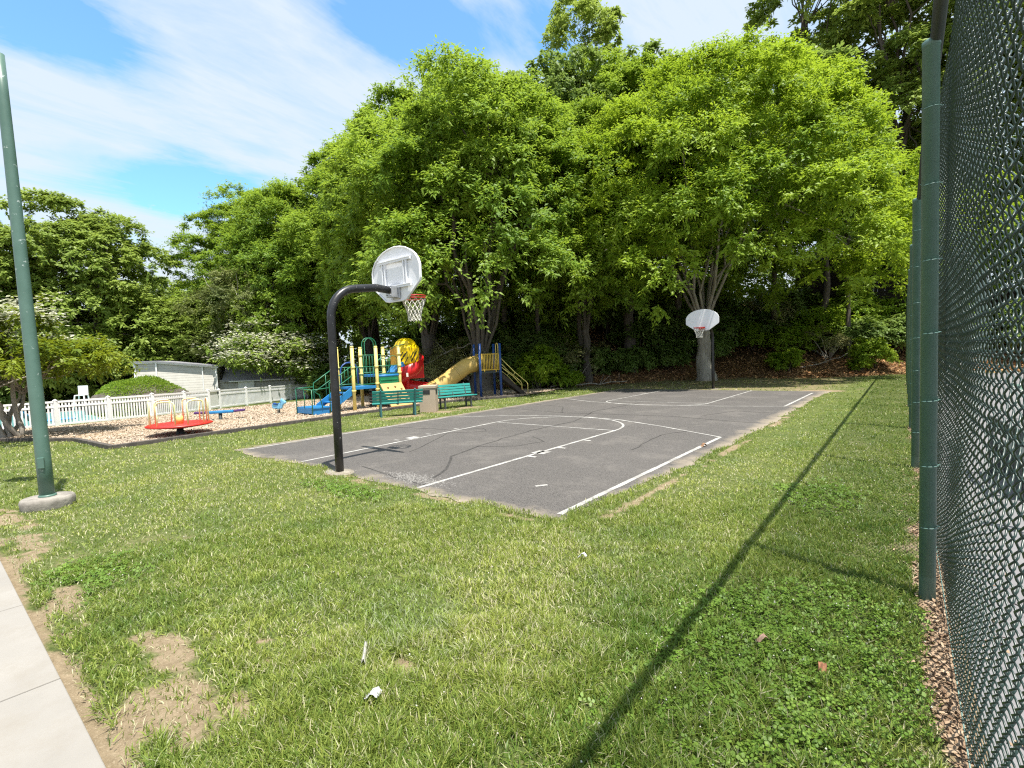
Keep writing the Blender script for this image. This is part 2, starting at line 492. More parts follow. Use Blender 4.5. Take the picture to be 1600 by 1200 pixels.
base = mixrgb(nt, sand, base, (.30, .25, .185))
nt.links.new(base, b.inputs['Base Color']); b.inputs['Roughness'].default_value = .85
bump(nt, agg.outputs['Distance'], .35, .006, b)
def ring_outline():
    # march outward from the middle to the ragged edge in every direction
    P = []
    a_ = np.concatenate([np.stack([np.full(220, -11.62), np.linspace(22.7, 4.42, 220)], -1), np.stack([np.linspace(-11.62, -2.85, 120), np.full(120, 4.42)], -1),
                         np.stack([np.full(220, -2.72), np.linspace(4.42, 22.7, 220)], -1), np.stack([np.linspace(-2.72, -11.62, 100), np.full(100, 22.7)], -1)])
    c0 = np.array([-7.2, 13.5])
    for p in a_:
        lo, hi = .8, 1.15
        for _ in range(14):
            mid = (lo + hi) / 2; q_ = c0 + (p - c0) * mid
            if in_court(q_[:1], q_[1:])[0]: lo = mid
            else: hi = mid
        P.append((*(c0 + (p - c0) * lo), .003))
    return P
ol = ring_outline(); me = bpy.data.meshes.new('basketball_court')
me.from_pydata(ol, [], [tuple(range(len(ol)))]); me.materials.append(m); me.update()
court = bpy.data.objects.new('basketball_court', me); COL.objects.link(court)
if me.polygons[0].normal.z < 0: me.flip_normals()
tag(court, 'cracked grey asphalt half shaded basketball court with white lines', 'court', kind='structure')

white = None
m, nt, b, out = new_mat('worn white line paint')
v = coords(nt)
wear = ramp(nt, noise(nt, 2.2, 10, .85, v), [(.40, .08), (.62, .85)])
nt.links.new(mixrgb(nt, wear, (.52, .51, .48), (.12, .11, .105)), b.inputs['Base Color']); b.inputs['Roughness'].default_value = .8
LINE = m
def flat_strip(pts, wd):
    """thin ribbon of paint along a polyline at court level, edges a little ragged"""
    P = [np.array(p, float) for p in pts]
    Q = []
    for a, bb in zip(P[:-1], P[1:]):
        k = max(1, int(np.linalg.norm(bb - a) / .12))
        for i in range(k): Q.append(a + (bb - a) * i / k)
    Q.append(P[-1]); Q = np.array(Q)
    t = np.gradient(Q, axis=0); t = t / np.linalg.norm(t, axis=1)[:, None]
    nn = np.stack([-t[:, 1], t[:, 0]], -1)
    ww = wd / 2 * (1 + .22 * (rng.random((len(Q), 2)) - .5))
    L, Rr = Q + nn * ww[:, :1], Q - nn * ww[:, 1:]
    return L, Rr
class Strips:
    def __init__(s): s.v, s.f, s.n = [], [], 0
    def add(s, pts, wd, z=.007):
        L, Rr = flat_strip(pts, wd); k = len(L)
        vv = np.empty((2 * k, 3)); vv[0::2, :2] = L; vv[1::2, :2] = Rr; vv[:, 2] = z
        i = np.arange(k - 1) * 2
        s.f.append(np.stack([i, i + 1, i + 3, i + 2], -1) + s.n); s.v.append(vv); s.n += 2 * k
        return s
    def build(s, name, mat): return np_mesh(name, np.concatenate(s.v), np.concatenate(s.f), mat)
S = Strips()
XR, XL, YN, YF = -3.14, -11.36, 4.52, 22.55
XC = -7.30
LW = 1.83
YFT, YFT2 = 10.33, 16.72
S.add([(XR, YN + .05), (XR, 10.45)], .075)
S.add([(XL, YN + .1), (XL, 10.6)], .06)
S.add([(XC + LW, YN - .05), (XC + LW, YFT)], .07)
S.add([(XC - LW + .25, YN), (XC - LW, YFT)], .07)
S.add([(XC - LW, YFT), (XC + LW, YFT)], .05, .0075)
S.add([(XC + LW * math.cos(a), YFT + LW * math.sin(a)) for a in np.linspace(0, PI, 40)], .06, .0072)
arc = [(XC + 4.15 * math.cos(a), 10.45 + 1.75 * math.sin(a)) for a in np.linspace(0, PI, 60)]
S.add([(XR, 10.45), (-4.8, 11.4), (-6.2, 12.05), (-7.3, 12.24), (-8.7, 12.1), (-10.0, 11.5), (XL, 10.6)], .06, .0078)
S.add([(XR, 16.72), (XR, 21.8)], .075)
S.add([(XC + LW, YFT2 + .1), (XC + LW, YF)], .06); S.add([(XC - LW, YFT2 + .1), (XC - LW, YF)], .06)
S.add([(XC - LW, YFT2 + .1), (XC + LW, YFT2 + .1)], .05, .0075)
S.add([(XC + LW * math.cos(a), YFT2 + .1 + LW * math.sin(a) * .55) for a in np.linspace(PI, 2 * PI, 40)], .06, .0072)
S.add([(XR, 16.72), (-4.8, 16.2), (-7.3, 15.85), (-9.6, 16.3), (XL, 17.2)], .06, .0078)
for yy, s_ in ((7.0, 1), (7.95, 1), (8.9, 1), (19.3, 1), (20.2, 1)):
    S.add([(XC + LW + .03, yy), (XC + LW + .2, yy)], .07); S.add([(XC - LW - .03, yy), (XC - LW - .2, yy)], .07)
S.add([(XC + LW - .12, 7.4), (XC + LW + .16, 7.4)], .26); S.add([(XC - LW - .16, 7.4), (XC - LW + .12, 7.4)], .26)
S.add([(-4.1, 5.4), (-4.0, 5.55)], .06)
tag(S.build('court_marking', LINE), 'worn white painted lines of the basketball court', 'court lines', kind='structure')
# tar-filled cracks
tar = paint('old crack tar', (.026, .024, .023), (.062, .057, .053), .8, 3, lo=.35, hi=.6)
S = Strips()
def crack(pts, wd, seed, z=.0055):
    q = np.random.default_rng(seed); P = [np.array(p, float) for p in pts]; out_ = []
    for a, bb in zip(P[:-1], P[1:]):
        k = max(2, int(np.linalg.norm(bb - a) / .30))
        for i in range(k): out_.append(a + (bb - a) * i / k + q.normal(0, .016, 2))
    out_.append(P[-1]); S.add(out_, wd * .62, z)
crack([(-5.55, 4.6), (-6.0, 5.5), (-6.7, 6.3), (-7.0, 7.4), (-7.3, 9.5), (-7.2, 11.3), (-7.9, 13.6), (-7.7, 16.5)], .075, 1)
crack([(-7.0, 7.3), (-6.3, 7.7), (-6.1, 8.4), (-6.7, 8.8)], .04, 2)
crack([(-11.2, 8.4), (-9.2, 8.7), (-8.7, 7.9), (-8.2, 7.0), (-7.8, 6.2)], .045, 3)
crack([(-4.1, 8.4), (-4.3, 10.2), (-4.0, 10.9)], .05, 4)
crack([(-11.3, 13.4), (-8.5, 12.9), (-5.4, 13.3), (-3.0, 12.8)], .06, 5)
crack([(-3.2, 14.9), (-4.1, 15.1), (-4.6, 13.6)], .05, 6)
crack([(-11.2, 14.9), (-9.6, 14.4), (-8.6, 12.9)], .05, 7)
crack([(-8.9, 8.3), (-8.2, 8.9), (-8.7, 9.3), (-9.1, 8.7)], .03, 8)
crack([(-7.46, 4.9), (-6.2, 4.7), (-5.6, 4.62)], .05, 9)
tag(S.build('court_crack', tar), 'dark tar filled cracks running across the court', 'court cracks', kind='structure')
# loose gravel where the asphalt broke up by the near end line
k = 600
gp_ = np.stack([rng.normal(-5.95, .36, k), rng.normal(4.80, .12, k)], -1)
gv, gfx = [], []
sz = rng.uniform(.006, .015, k); a0 = rng.uniform(0, 6.28, k)
octv = np.array([(1, 0, 0), (0, 1, 0), (-1, 0, 0), (0, -1, 0), (0, 0, .8)])
ca, sa = np.cos(a0), np.sin(a0)
vv = octv[None] * sz[:, None, None]
vx = vv[..., 0] * ca[:, None] - vv[..., 1] * sa[:, None] + gp_[:, :1]; vy = vv[..., 0] * sa[:, None] + vv[..., 1] * ca[:, None] + gp_[:, 1:]
V3 = np.stack([vx, vy, vv[..., 2] + .0035], -1).reshape(-1, 3)
tri = np.array([(0, 1, 4), (1, 2, 4), (2, 3, 4), (3, 0, 4)])
F3 = (tri[None] + (np.arange(k) * 5)[:, None, None]).reshape(-1, 3)
tag(np_mesh('loose_gravel', V3, F3, paint('gravel', (.22, .21, .195), (.13, .125, .12), .9, 30)), 'pale loose gravel at the broken court edge', 'gravel', kind='stuff')

# ------------------------------------------------------------------ sidewalk
m, nt, b, out = new_mat('concrete walk')
v = coords(nt)
c = mixrgb(nt, ramp(nt, noise(nt, 1.1, 6, .6, v), [(.35, 0.), (.65, 1.)]), (.235, .220, .200), (.29, .272, .248))
c = mixrgb(nt, ramp(nt, noise(nt, 160, 3, .7, v), [(.40, .6), (.52, 0.)]), c, (.26, .24, .21))
c = mixrgb(nt, ramp(nt, noise(nt, 2.6, 9, .72, v), [(.48, 0.), (.70, .55)]), c, (.215, .19, .155))
nt.links.new(c, b.inputs['Base Color']); b.inputs['Roughness'].default_value = .9
bump(nt, noise(nt, 220, 3, .7, v), .25, .004, b)
CONC = m
mb = MB()
x = 0.6
while x > -16:
    mb.box((x - .745, -.55, -.015), (1.478, 2.0, .09)); x -= 1.49
w_ = mb.build('sidewalk', CONC, bevel=.006); tag(w_, 'pale concrete walk with cut joints', 'sidewalk', kind='structure')

# ------------------------------------------------------------------ wood chip play surface
m, nt, b, out = new_mat('wood chips')
v = coords(nt)
vo = N(nt, 'ShaderNodeTexVoronoi'); vo.inputs['Scale'].default_value = 26; nt.links.new(v, vo.inputs['Vector'])
sepc = N(nt, 'ShaderNodeSeparateColor'); nt.links.new(vo.outputs['Color'], sepc.inputs[0])
c = mixrgb(nt, sepc.outputs[0], (.36, .29, .215), (.52, .435, .34))
c = mixrgb(nt, ramp(nt, noise(nt, 14, 6, .8, v), [(.45, 0.), (.62, .8)]), c, (.20, .145, .10))
c = mixrgb(nt, ramp(nt, noise(nt, .7, 5, .6, v), [(.42, 0.), (.62, .55)]), c, (.45, .315, .18))
nt.links.new(c, b.inputs['Base Color']); b.inputs['Roughness'].default_value = .95
bump(nt, noise(nt, 22, 6, .8, v), .9, .05, b)
CHIPS = m
grid_sheet('woodchip_bed', -28, -13.4, 0, 23, .15, lambda x, y: in_poly(x, y, MULCH) & (y > .4) & (y < np.interp(x, FOOT_X, FOOT_Y) + .6),
           lambda x, y: terrain(x, y) + .035 + .02 * fnoise(x, y, .6, 61), CHIPS, 'tan woodchip play surface', 'play surface')
# ------------------------------------------------------------------ grass, clover, chips
def blades(P, L, W, tint, lean=.75, seed=1):
    q = np.random.default_rng(seed); n = len(P)
    az = q.uniform(0, 2 * PI, n); face = q.uniform(0, 2 * PI, n)
    ln = lean * q.random(n) ** .5 * L
    d = np.stack([np.cos(az), np.sin(az), np.zeros(n)], -1)
    sd = np.stack([np.cos(face), np.sin(face), np.zeros(n)], -1) * (W / 2)[:, None]
    up = np.array([0, 0, 1.])
    h = np.sqrt(np.maximum(L ** 2 - ln ** 2, (.25 * L) ** 2))
    mid = P + d * (ln * .35)[:, None] + up * (h * .62)[:, None]
    tip = P + d * ln[:, None] + up * (h * .95)[:, None]
    v = np.stack([P - sd, P + sd, mid + sd * .8, mid - sd * .8, tip + sd * .12, tip - sd * .12], 1)
    base = (np.arange(n) * 6)[:, None]
    f = np.concatenate([base + np.array([[0, 1, 2, 3]]), base + np.array([[3, 2, 4, 5]])], 1).reshape(-1, 4)
    return v.reshape(-1, 3), f, np.repeat(tint, 2)

def clover_zone(x, y):
    z = np.exp(-(((x + .55) / .75) ** 2 + ((y - 2.9) / 1.35) ** 2)) * 1.3
    z += .9 * np.exp(-(((x + 6.2) / 1.2) ** 2 + ((y - 3.85) / .35) ** 2)) + .8 * np.exp(-(((x + 5.6) / .8) ** 2 + ((y - .95) / .3) ** 2))
    z += .7 * np.exp(-(((x + .9) / .5) ** 2 + ((y - 6.6) / 1.0) ** 2))
    return z + .7 * (fnoise(x, y, .5, 71) - .5)

def turf_points(n, rmin, rmax, seed):
    q = np.random.default_rng(seed)
    r = np.sqrt(q.uniform(rmin ** 2, rmax ** 2, n)); a = q.uniform(R(-7), R(96), n)   # measured from +y towards -x
    x, y = -r * np.sin(a), r * np.cos(a)
    ok = (~in_court(x, y, -.10 * q.random(n) ** 2)) & (y > .50) & (x < .08) & (~(in_poly(x, y, MULCH))) & (bank(x, y) < .35) & (x > -20.5)
    ok &= q.random(n) > np.minimum(bare(x, y) * 1.05, .97)
    ok &= q.random(n) > shade_dry(x, y) * .7
    return x[ok], y[ok]

GV, GFs, GT = [], [], []; off = 0
for (n, r0, r1, Lm, Wm, seed) in ((130000, 1.2, 3.4, .074, .0066, 101), (170000, 3.4, 6.2, .062, .0078, 102), (150000, 6.2, 11, .052, .0100, 103), (120000, 11, 20, .052, .017, 104), (80000, 20, 37, .058, .034, 105)):
    x, y = turf_points(n, r0, r1, seed)
    q = np.random.default_rng(seed + 50)
    tuft = fnoise(x, y, .16, 81, 2); big = fnoise(x, y, 1.6, 83, 3)
    cz = clover_zone(x, y)
    keep = (q.random(len(x)) < .35 + .9 * tuft) & (q.random(len(x)) > .55 * sstep(.35, .9, cz))
    x, y, tuft, big = x[keep], y[keep], tuft[keep], big[keep]
    # mown pale stripe that runs beside the court
    stripe = np.exp(-((x + 1.95 + .02 * y) / .33) ** 2) * sstep(5, 7, y)
    L = Lm * (.35 + 1.05 * tuft ** 1.3 + .25 * q.random(len(x))) * (1 - .35 * stripe)
    L = L * (1 - .5 * bare(x, y)) * (1 + .35 * sstep(4.5, 1.5, np.hypot(x, y)) )
    W = Wm * (.7 + .6 * q.random(len(x)))
    dryz = sstep(.45, .8, fnoise(x, y, 2.4, 87, 3) + .22 * sstep(-3, -8, x) - .10 * sstep(-2.2, -.8, x))
    t = np.clip(.0 + .62 * big + .28 * dryz + .62 * (q.random(len(x)) - .45) + .25 * stripe - .10 * sstep(-1.7, -.7, x) + .22 * (tuft - .5), 0, .9)
    straw = q.random(len(x)) < .05 + .08 * sstep(.5, .75, big) + .14 * stripe + .20 * dryz
    t[straw] = .93 + .07 * q.random(straw.sum())
    P = np.stack([x, y, terrain(x, y) + .03 * (fnoise(x, y, .8, 51) - .5) - .003], -1)
    v_, f_, t_ = blades(P, L, W, t, .97, seed + 9)
    GV.append(v_); GFs.append(f_ + off); GT.append(t_); off += len(v_)
# dry thatch lying over worn spots
q = np.random.default_rng(161)
n = 90000; r = np.sqrt(q.uniform(1.2 ** 2, 9 ** 2, n)); a = q.uniform(R(-5), R(95), n)
x, y = -r * np.sin(a), r * np.cos(a)
ok = (q.random(n) < .10 + .55 * bare(x, y)) & (~in_court(x, y)) & (y > .5) & (x < .0); x, y = x[ok], y[ok]; n = len(x)
P = np.stack([x, y, terrain(x, y) + .03 * (fnoise(x, y, .8, 51) - .5) + .002], -1)
v_, f_, t_ = blades(P, q.uniform(.02, .055, n), q.uniform(.002, .004, n) * (1 + .15 * np.hypot(x, y)), np.where(q.random(n) < .7, .95, .35), .99, 162)
GV.append(v_); GFs.append(f_ + off); GT.append(t_); off += len(v_)
GRASS = leaf_mat('grass blades', (.082, .165, .022), (.430, .470, .108), (.44, .49, .10), .36, .45, .35, extra=((.56, .52, .33), .92))
nt = GRASS.node_tree; pb = nt.nodes['Principled BSDF']      # patches of bluer, ranker grass
old = pb.inputs['Base Color'].links[0].from_socket
nt.links.new(mixrgb(nt, ramp(nt, noise(nt, .8, 6, .65, coords(nt)), [(.50, 0.), (.62, .75)]), old, mixrgb(nt, 1.0, old, (.56, .74, .72), 'MULTIPLY')), pb.inputs['Base Color'])
tag(np_mesh('grass', np.concatenate(GV), np.concatenate(GFs), GRASS, tint=np.concatenate(GT)), 'green lawn grass with worn patches', 'grass', kind='stuff')

# clover: trefoils on short stems
def clover(n, seed):
    q = np.random.default_rng(seed)
    r = np.sqrt(q.uniform(1.2 ** 2, 9 ** 2, n)); a = q.uniform(R(-7), R(92), n)
    x, y = -r * np.sin(a), r * np.cos(a)
    ok = (clover_zone(x, y) > .30 + .75 * q.random(n)) & (~in_court(x, y, .0)) & (y > .52) & (x < .06) & (q.random(n) > bare(x, y) * .8)
    return x[ok], y[ok], q
x, y, q = clover(120000, 131)
n = len(x)
h = q.uniform(.015, .055, n); s = q.uniform(.009, .016, n) * (1 + .06 * np.hypot(x, y)); a0 = q.uniform(0, 6.28, n)
tx, ty = q.normal(0, .35, n), q.normal(0, .35, n)
VV, TT = [], []
for k in range(3):
    aa = a0 + k * 2.094
    ca, sa = np.cos(aa), np.sin(aa)
    loc = np.array([(.1, 0), (.75, .55), (1.35, .25), (1.35, -.25), (.75, -.55)])
    lx = (loc[None, :, 0] * ca[:, None] - loc[None, :, 1] * sa[:, None]) * s[:, None]
    ly = (loc[None, :, 0] * sa[:, None] + loc[None, :, 1] * ca[:, None]) * s[:, None]
    lz = h[:, None] + lx * tx[:, None] + ly * ty[:, None] - .15 * np.abs(loc[None, :, 1]) * s[:, None]
    VV.append(np.stack([x[:, None] + lx, y[:, None] + ly, np.maximum(lz, .004)], -1))
VV = np.stack(VV, 1).reshape(-1, 3)
FF = np.arange(n * 15).reshape(-1, 5)
tint = np.repeat(np.clip(.3 + .5 * fnoise(x, y, .4, 141) * q.random(n) * 1.6, 0, 1), 3)
tag(np_mesh('clover', VV, FF, leaf_mat('clover leaves', (.065, .145, .016), (.210, .325, .045), (.26, .38, .05), .32, .5, .35), tint=tint), 'low patch of clover leaves in the lawn', 'clover', kind='stuff')
# clover flower heads (white dots)
x, y, q = clover(2600, 133)
x2 = np.concatenate([x, q.uniform(-10, -1, 260)]); y2 = np.concatenate([y, q.uniform(1.5, 4.2, 260)])
x2 = np.concatenate([x2, q.uniform(-2.2, -.4, 160)]); y2 = np.concatenate([y2, q.uniform(5, 12, 160)])
n = len(x2); s = q.uniform(.003, .0062, n) * (1 + .04 * np.hypot(x2, y2)); hz = q.uniform(.05, .075, n)
ico = np.array([(1, 0, 0), (0, 1, 0), (-1, 0, 0), (0, -1, 0), (0, 0, 1), (0, 0, -1)], float)
V = ico[None] * s[:, None, None] + np.stack([x2, y2, hz], -1)[:, None]
T8 = np.array([(0, 1, 4), (1, 2, 4), (2, 3, 4), (3, 0, 4), (1, 0, 5), (2, 1, 5), (3, 2, 5), (0, 3, 5)])
F = (T8[None] + (np.arange(n) * 6)[:, None, None]).reshape(-1, 3)
tag(np_mesh('clover_flowers', V.reshape(-1, 3), F, paint('clover bloom', (.55, .54, .46), (.45, .44, .36), .8, 20)), 'tiny white clover heads scattered over the lawn', 'clover flowers', kind='stuff')

# flakes lying on the ground: bark chips by the fence, wood chips, leaf litter on the bank
def flakes(x, y, z, ln, wd, seed, tilt=.45):
    q = np.random.default_rng(seed); n = len(x)
    a = q.uniform(0, 2 * PI, n)
    u = unit(np.stack([np.cos(a), np.sin(a), q.normal(0, tilt, n)], -1))
    s = unit(np.stack([-np.sin(a), np.cos(a), q.normal(0, tilt, n)], -1))
    P = np.stack([x, y, z], -1)
    v = np.stack([P - u * ln[:, None] / 2 - s * wd[:, None] / 2, P + u * ln[:, None] / 2 - s * wd[:, None] * .35, P + u * ln[:, None] / 2 + s * wd[:, None] / 2, P - u * ln[:, None] / 2 + s * wd[:, None] * .4], 1)
    return v.reshape(-1, 3), np.arange(n * 4).reshape(-1, 4), q
q = np.random.default_rng(171)
n = 26000; y = .6 + 15 * q.random(n) ** 1.6; x = q.uniform(-.36, .52, n)
ok = (q.random(n) < bark_strip(x, y) * 1.2 + .03 * (x > -.2)); x, y = x[ok], y[ok]; n = len(x)
v_, f_, q = flakes(x, y, q.uniform(.003, .022, n), q.uniform(.02, .06, n), q.uniform(.008, .02, n), 172)
tag(np_mesh('bark_chips', v_, f_, leaf_mat('bark chip', (.15, .095, .06), (.42, .31, .21), (.3, .2, .12), .0, .9, .1), tint=q.random(n)), 'brown bark chips strewn under the mesh fence', 'bark chips', kind='stuff')
q = np.random.default_rng(173)
n = 70000; x = q.uniform(-27, -13.4, n); y = q.uniform(.6, 22, n)
ok = in_poly(x, y, MULCH) & (y < np.interp(x, FOOT_X, FOOT_Y)); x, y = x[ok], y[ok]; n = len(x)
v_, f_, q = flakes(x, y, terrain(x, y) + .05 + q.uniform(0, .02, n), q.uniform(.03, .08, n), q.uniform(.012, .03, n), 174)
tag(np_mesh('wood_chips', v_, f_, leaf_mat('wood chip', (.32, .25, .18), (.54, .45, .355), (.3, .2, .12), .0, .9, .1), tint=q.random(n)), 'loose tan wood chips over the play area', 'wood chips', kind='stuff')
q = np.random.default_rng(175)
n = 90000; x = q.uniform(-28, 7, n); y = q.uniform(15, 46, n)
dd = y - np.interp(x, FOOT_X, FOOT_Y)
ok = (bank(x, y) > .2 * q.random(n) + .1) & (q.random(n) < np.exp(-np.maximum(dd, 0) / 9) + .25); x, y = x[ok], y[ok]; n = len(x)
v_, f_, q = flakes(x, y, terrain(x, y) + q.uniform(.01, .10, n), q.uniform(.08, .18, n), q.uniform(.05, .10, n), 176, .55)
tag(np_mesh('leaf_litter', v_, f_, leaf_mat('dead leaves', (.15, .080, .038), (.56, .33, .16), (.5, .25, .1), .12, .85, .1), tint=q.random(n)), 'orange brown fallen leaves covering the bank', 'leaf litter', kind='stuff')
# ------------------------------------------------------------------ trees
def leaf_cards(P, axis, side, L, W, droop=0.0):
    """folded leaf: 4-vertex kite along axis, side gives the width direction"""
    a = unit(axis); s = unit(side)
    mid = P + a * (L * .45)[:, None]
    tip = P + a * L[:, None] + np.array([0, 0, -1.]) * (L * droop)[:, None]
    v = np.stack([P, mid + s * (W / 2)[:, None], tip, mid - s * (W / 2)[:, None]], 1)
    return v.reshape(-1, 3), np.arange(len(P) * 4).reshape(-1, 4)

def spray(centers, radius, outward, q, twigs, per, L, W, flat=.55, hang=.5, tint0=None, up=.35, nout=1.05):
    """leafy shoots radiating from each clump centre, arching outward and drooping; returns verts, faces, tint"""
    n = len(centers)
    k = n * twigs
    C = np.repeat(centers, twigs, 0); Rr = np.repeat(radius, twigs); O = np.repeat(outward, twigs, 0)
    d = q.normal(0, 1, (k, 3)); d[:, 2] *= max(flat, .55) * 1.3
    d = unit(d) + O * .55; d[:, 2] += up; d = unit(d)
    ln = Rr * q.uniform(.65, 1.15, k)
    t = (np.arange(per) + q.random((k, per))) / per * .85 + .15
    pos = C[:, None] + d[:, None] * (ln[:, None] * t)[..., None]
    pos[..., 2] -= hang * ln[:, None] * t ** 2 * q.uniform(.2, 1.0, k)[:, None]
    pos += q.normal(0, .05, pos.shape) * Rr.mean()
    m = k * per
    pos = pos.reshape(m, 3); D = np.repeat(d, per, 0)
    az = q.uniform(0, 2 * PI, m)
    ax = D * .7 + np.stack([np.cos(az), np.sin(az), q.normal(-.25, .35, m)], -1) * .9
    nrm = np.stack([q.normal(0, .27, m), q.normal(0, .27, m), np.full(m, .85)], -1) + D * .15 + np.repeat(O, per, 0) * nout
    side = np.cross(unit(ax), unit(nrm))
    ls = L * q.uniform(.65, 1.25, m); ws = W * q.uniform(.7, 1.2, m)
    v, f = leaf_cards(pos, ax, side, ls, ws, .22)
    tb = np.repeat(np.repeat(tint0, twigs), per) if tint0 is not None else np.full(m, .5)
    return v, f, np.clip(tb + q.normal(0, .16, m), 0, 1)

def limb_path(p0, p1, q, seg=7, bow=.12, sag=0.0):
    p0, p1 = np.array(p0, float), np.array(p1, float)
    t = np.linspace(0, 1, seg)[:, None]
    L = np.linalg.norm(p1 - p0)
    P = p0 + (p1 - p0) * t
    P[:, 2] += bow * L * np.sin(t[:, 0] * PI) * .5
    off = q.normal(0, .018 * L, (seg, 3)); off[0] = 0; off[-1] = 0
    return P + off

def make_tree(name, seed, H, base, rx, ry, split, nlimb, lobes, lobe_r, clumps, twigs, per, L, W, r0, mat, bark, inner=.25, top_pow=1.0, low=.55,
              lumpy=.22, tb=(.08, .85), flare=1.5, spread=.8, lean=(0, 0), thin_limbs=40, lobe_flat=.62, hang=.5, xshift=0.0, lim=(.3, .45), skirt=0.0):
    """root Empty > trunk (trunk, limbs, branches), crown.  Crown = shell of rounded lobes, each a dome of leafy sprays."""
    q = np.random.default_rng(seed)
    root = bpy.data.objects.new(name, None); COL.objects.link(root)
    zc = base + (H - base) * .42
    # lobes
    cand = unit(q.normal(0, 1, (lobes * 12, 3))); cand = cand[cand[:, 2] > -low]
    d = [cand[0]]; dm = np.full(len(cand), 9.)
    for _ in range(lobes - 1):      # well spread directions so that the lobes stay separate
        dm = np.minimum(dm, np.linalg.norm(cand - d[-1], axis=1)); d.append(cand[int(np.argmax(dm * q.uniform(.8, 1, len(cand))))])
    d = np.array(d)
    ph = q.uniform(0, 6.28, 6)
    bumpf = 1 + lumpy * (np.sin(3 * np.arctan2(d[:, 1], d[:, 0]) + ph[0]) * .5 + np.sin(5 * d[:, 2] + 2 * d[:, 0] + ph[1]) * .5) + q.normal(0, .06, len(d))
    fr = np.where(q.random(len(d)) < inner, q.uniform(.3, .65, len(d)), q.uniform(.78, .98, len(d))) * bumpf
    up = d[:, 2] > 0
    ez = np.where(up, H - zc - lobe_r * .7, zc - base)
    hz = np.where(up, np.abs(d[:, 2]) ** top_pow, d[:, 2] / low)
    if skirt:      # bell shaped: the lower tiers reach out past the upper ones
        rxy = np.linalg.norm(d[:, :2], axis=1)
        want = np.where(up, rxy * (1 - skirt * np.maximum(d[:, 2], 0)), np.maximum(rxy, 1.0))
        d[:, :2] *= (want / np.maximum(rxy, .05))[:, None]
    Lc = np.stack([d[:, 0] * fr * (rx - lobe_r * .5) + xshift, d[:, 1] * fr * (ry - lobe_r * .5), zc + hz * fr * ez], -1)
    lr = lobe_r * q.uniform(.7, 1.25, len(d))
    outw = unit(np.stack([d[:, 0], d[:, 1], d[:, 2] * .5 + .4], -1))
    # clumps over each lobe's dome
    nl = len(d)
    cd = unit(q.normal(0, 1, (nl, clumps, 3)) + outw[:, None] * .9 + np.array([0, 0, .5]))
    cr = q.uniform(.78, 1.0, (nl, clumps))
    CC = Lc[:, None] + cd * (lr[:, None] * cr)[..., None] * np.array([1, 1, lobe_flat])
    CC = CC.reshape(-1, 3); CO = unit((cd + outw[:, None] * .5)).reshape(-1, 3)
    crad = np.repeat(lr, clumps) * q.uniform(.30, .48, nl * clumps)
    lt = q.uniform(tb[0], tb[1], nl)
    ct = np.repeat(lt, clumps) + q.normal(0, .07, nl * clumps)
    v, f, t = spray(CC, crad, CO, q, twigs, per, L, W, tint0=ct, hang=hang)
    crown = np_mesh('crown', v, f, mat, root, tint=t)
    # trunk and limbs
    mb = MB()
    fk = np.array([lean[0] * split, lean[1] * split, split])
    tp = limb_path((0, 0, -.4), fk, q, 8, 0)
    rad = r0 * (1 + (flare - 1) * np.exp(-np.linspace(0, 1, 8) * 5)) * (1 - .18 * np.linspace(0, 1, 8))
    mb.tube(tp, list(rad), 12)
    order = np.argsort(q.random(nl))
    tips = []
    for i in range(nlimb):
        a = 2 * PI * i / nlimb + q.uniform(-.35, .35)
        rr = spread * q.uniform(.35, 1.0)
        tgt = np.array([math.cos(a) * rx * rr + xshift * .6, math.sin(a) * ry * rr, zc + (H - zc) * q.uniform(.15, .62)])
        s0 = fk + np.array([math.cos(a), math.sin(a), 0]) * r0 * .45 + np.array([0, 0, -q.uniform(0, .35) * split * .4])
        P = limb_path(s0, tgt, q, 8, .16)
        rl = r0 * q.uniform(*lim)
        mb.tube(P, list(rl * np.linspace(1, .22, 8)), 7, cap=False)
        tips.append(P)
    for j in order[:thin_limbs]:
        c = Lc[j]
        bi = min(range(len(tips)), key=lambda i: np.min(np.linalg.norm(tips[i][2:6] - c, axis=1)))
        k = 2 + int(np.argmin(np.linalg.norm(tips[bi][2:6] - c, axis=1)))
        mb.tube(limb_path(tips[bi][k], c, q, 6, .1), list(r0 * .13 * np.linspace(1, .3, 6)), 5, cap=False)
    mb.build('trunk', bark, root)
    return root

def set_tree(o, loc, rz, s, label, group='trees behind the playground and court', cat='tree', dz=0.0):
    o.location = (loc[0], loc[1], tz(*loc) + dz); o.rotation_euler = (0, 0, rz); o.scale = s if hasattr(s, '__len__') else (s, s, s)
    return tag(o, label, cat, group)

BARK = bark_mat('grey brown bark', (.075, .064, .054), (.165, .145, .122))
BARKD = bark_mat('dark bark', (.055, .045, .036), (.13, .11, .09))
BARKP = bark_mat('pale bark', (.22, .195, .16), (.40, .365, .315), 4)
LEAF_Y = leaf_mat('yellow green leaves', (.135, .245, .020), (.335, .450, .040), (.50, .64, .04), .46, .5, .3)
LEAF_M = leaf_mat('mid green leaves', (.120, .225, .024), (.310, .425, .052), (.46, .60, .055), .46, .5, .3)
LEAF_D = leaf_mat('deep green leaves', (.088, .165, .030), (.235, .325, .080), (.34, .45, .08), .42, .5, .35)
LEAF_O = leaf_mat('olive leaves', (.10, .135, .035), (.215, .245, .075), (.2, .22, .06), .33, .55, .3)

LEAF_H = leaf_mat('sage green leaves', (.130, .210, .030), (.310, .400, .078), (.42, .52, .09), .44, .5, .3)
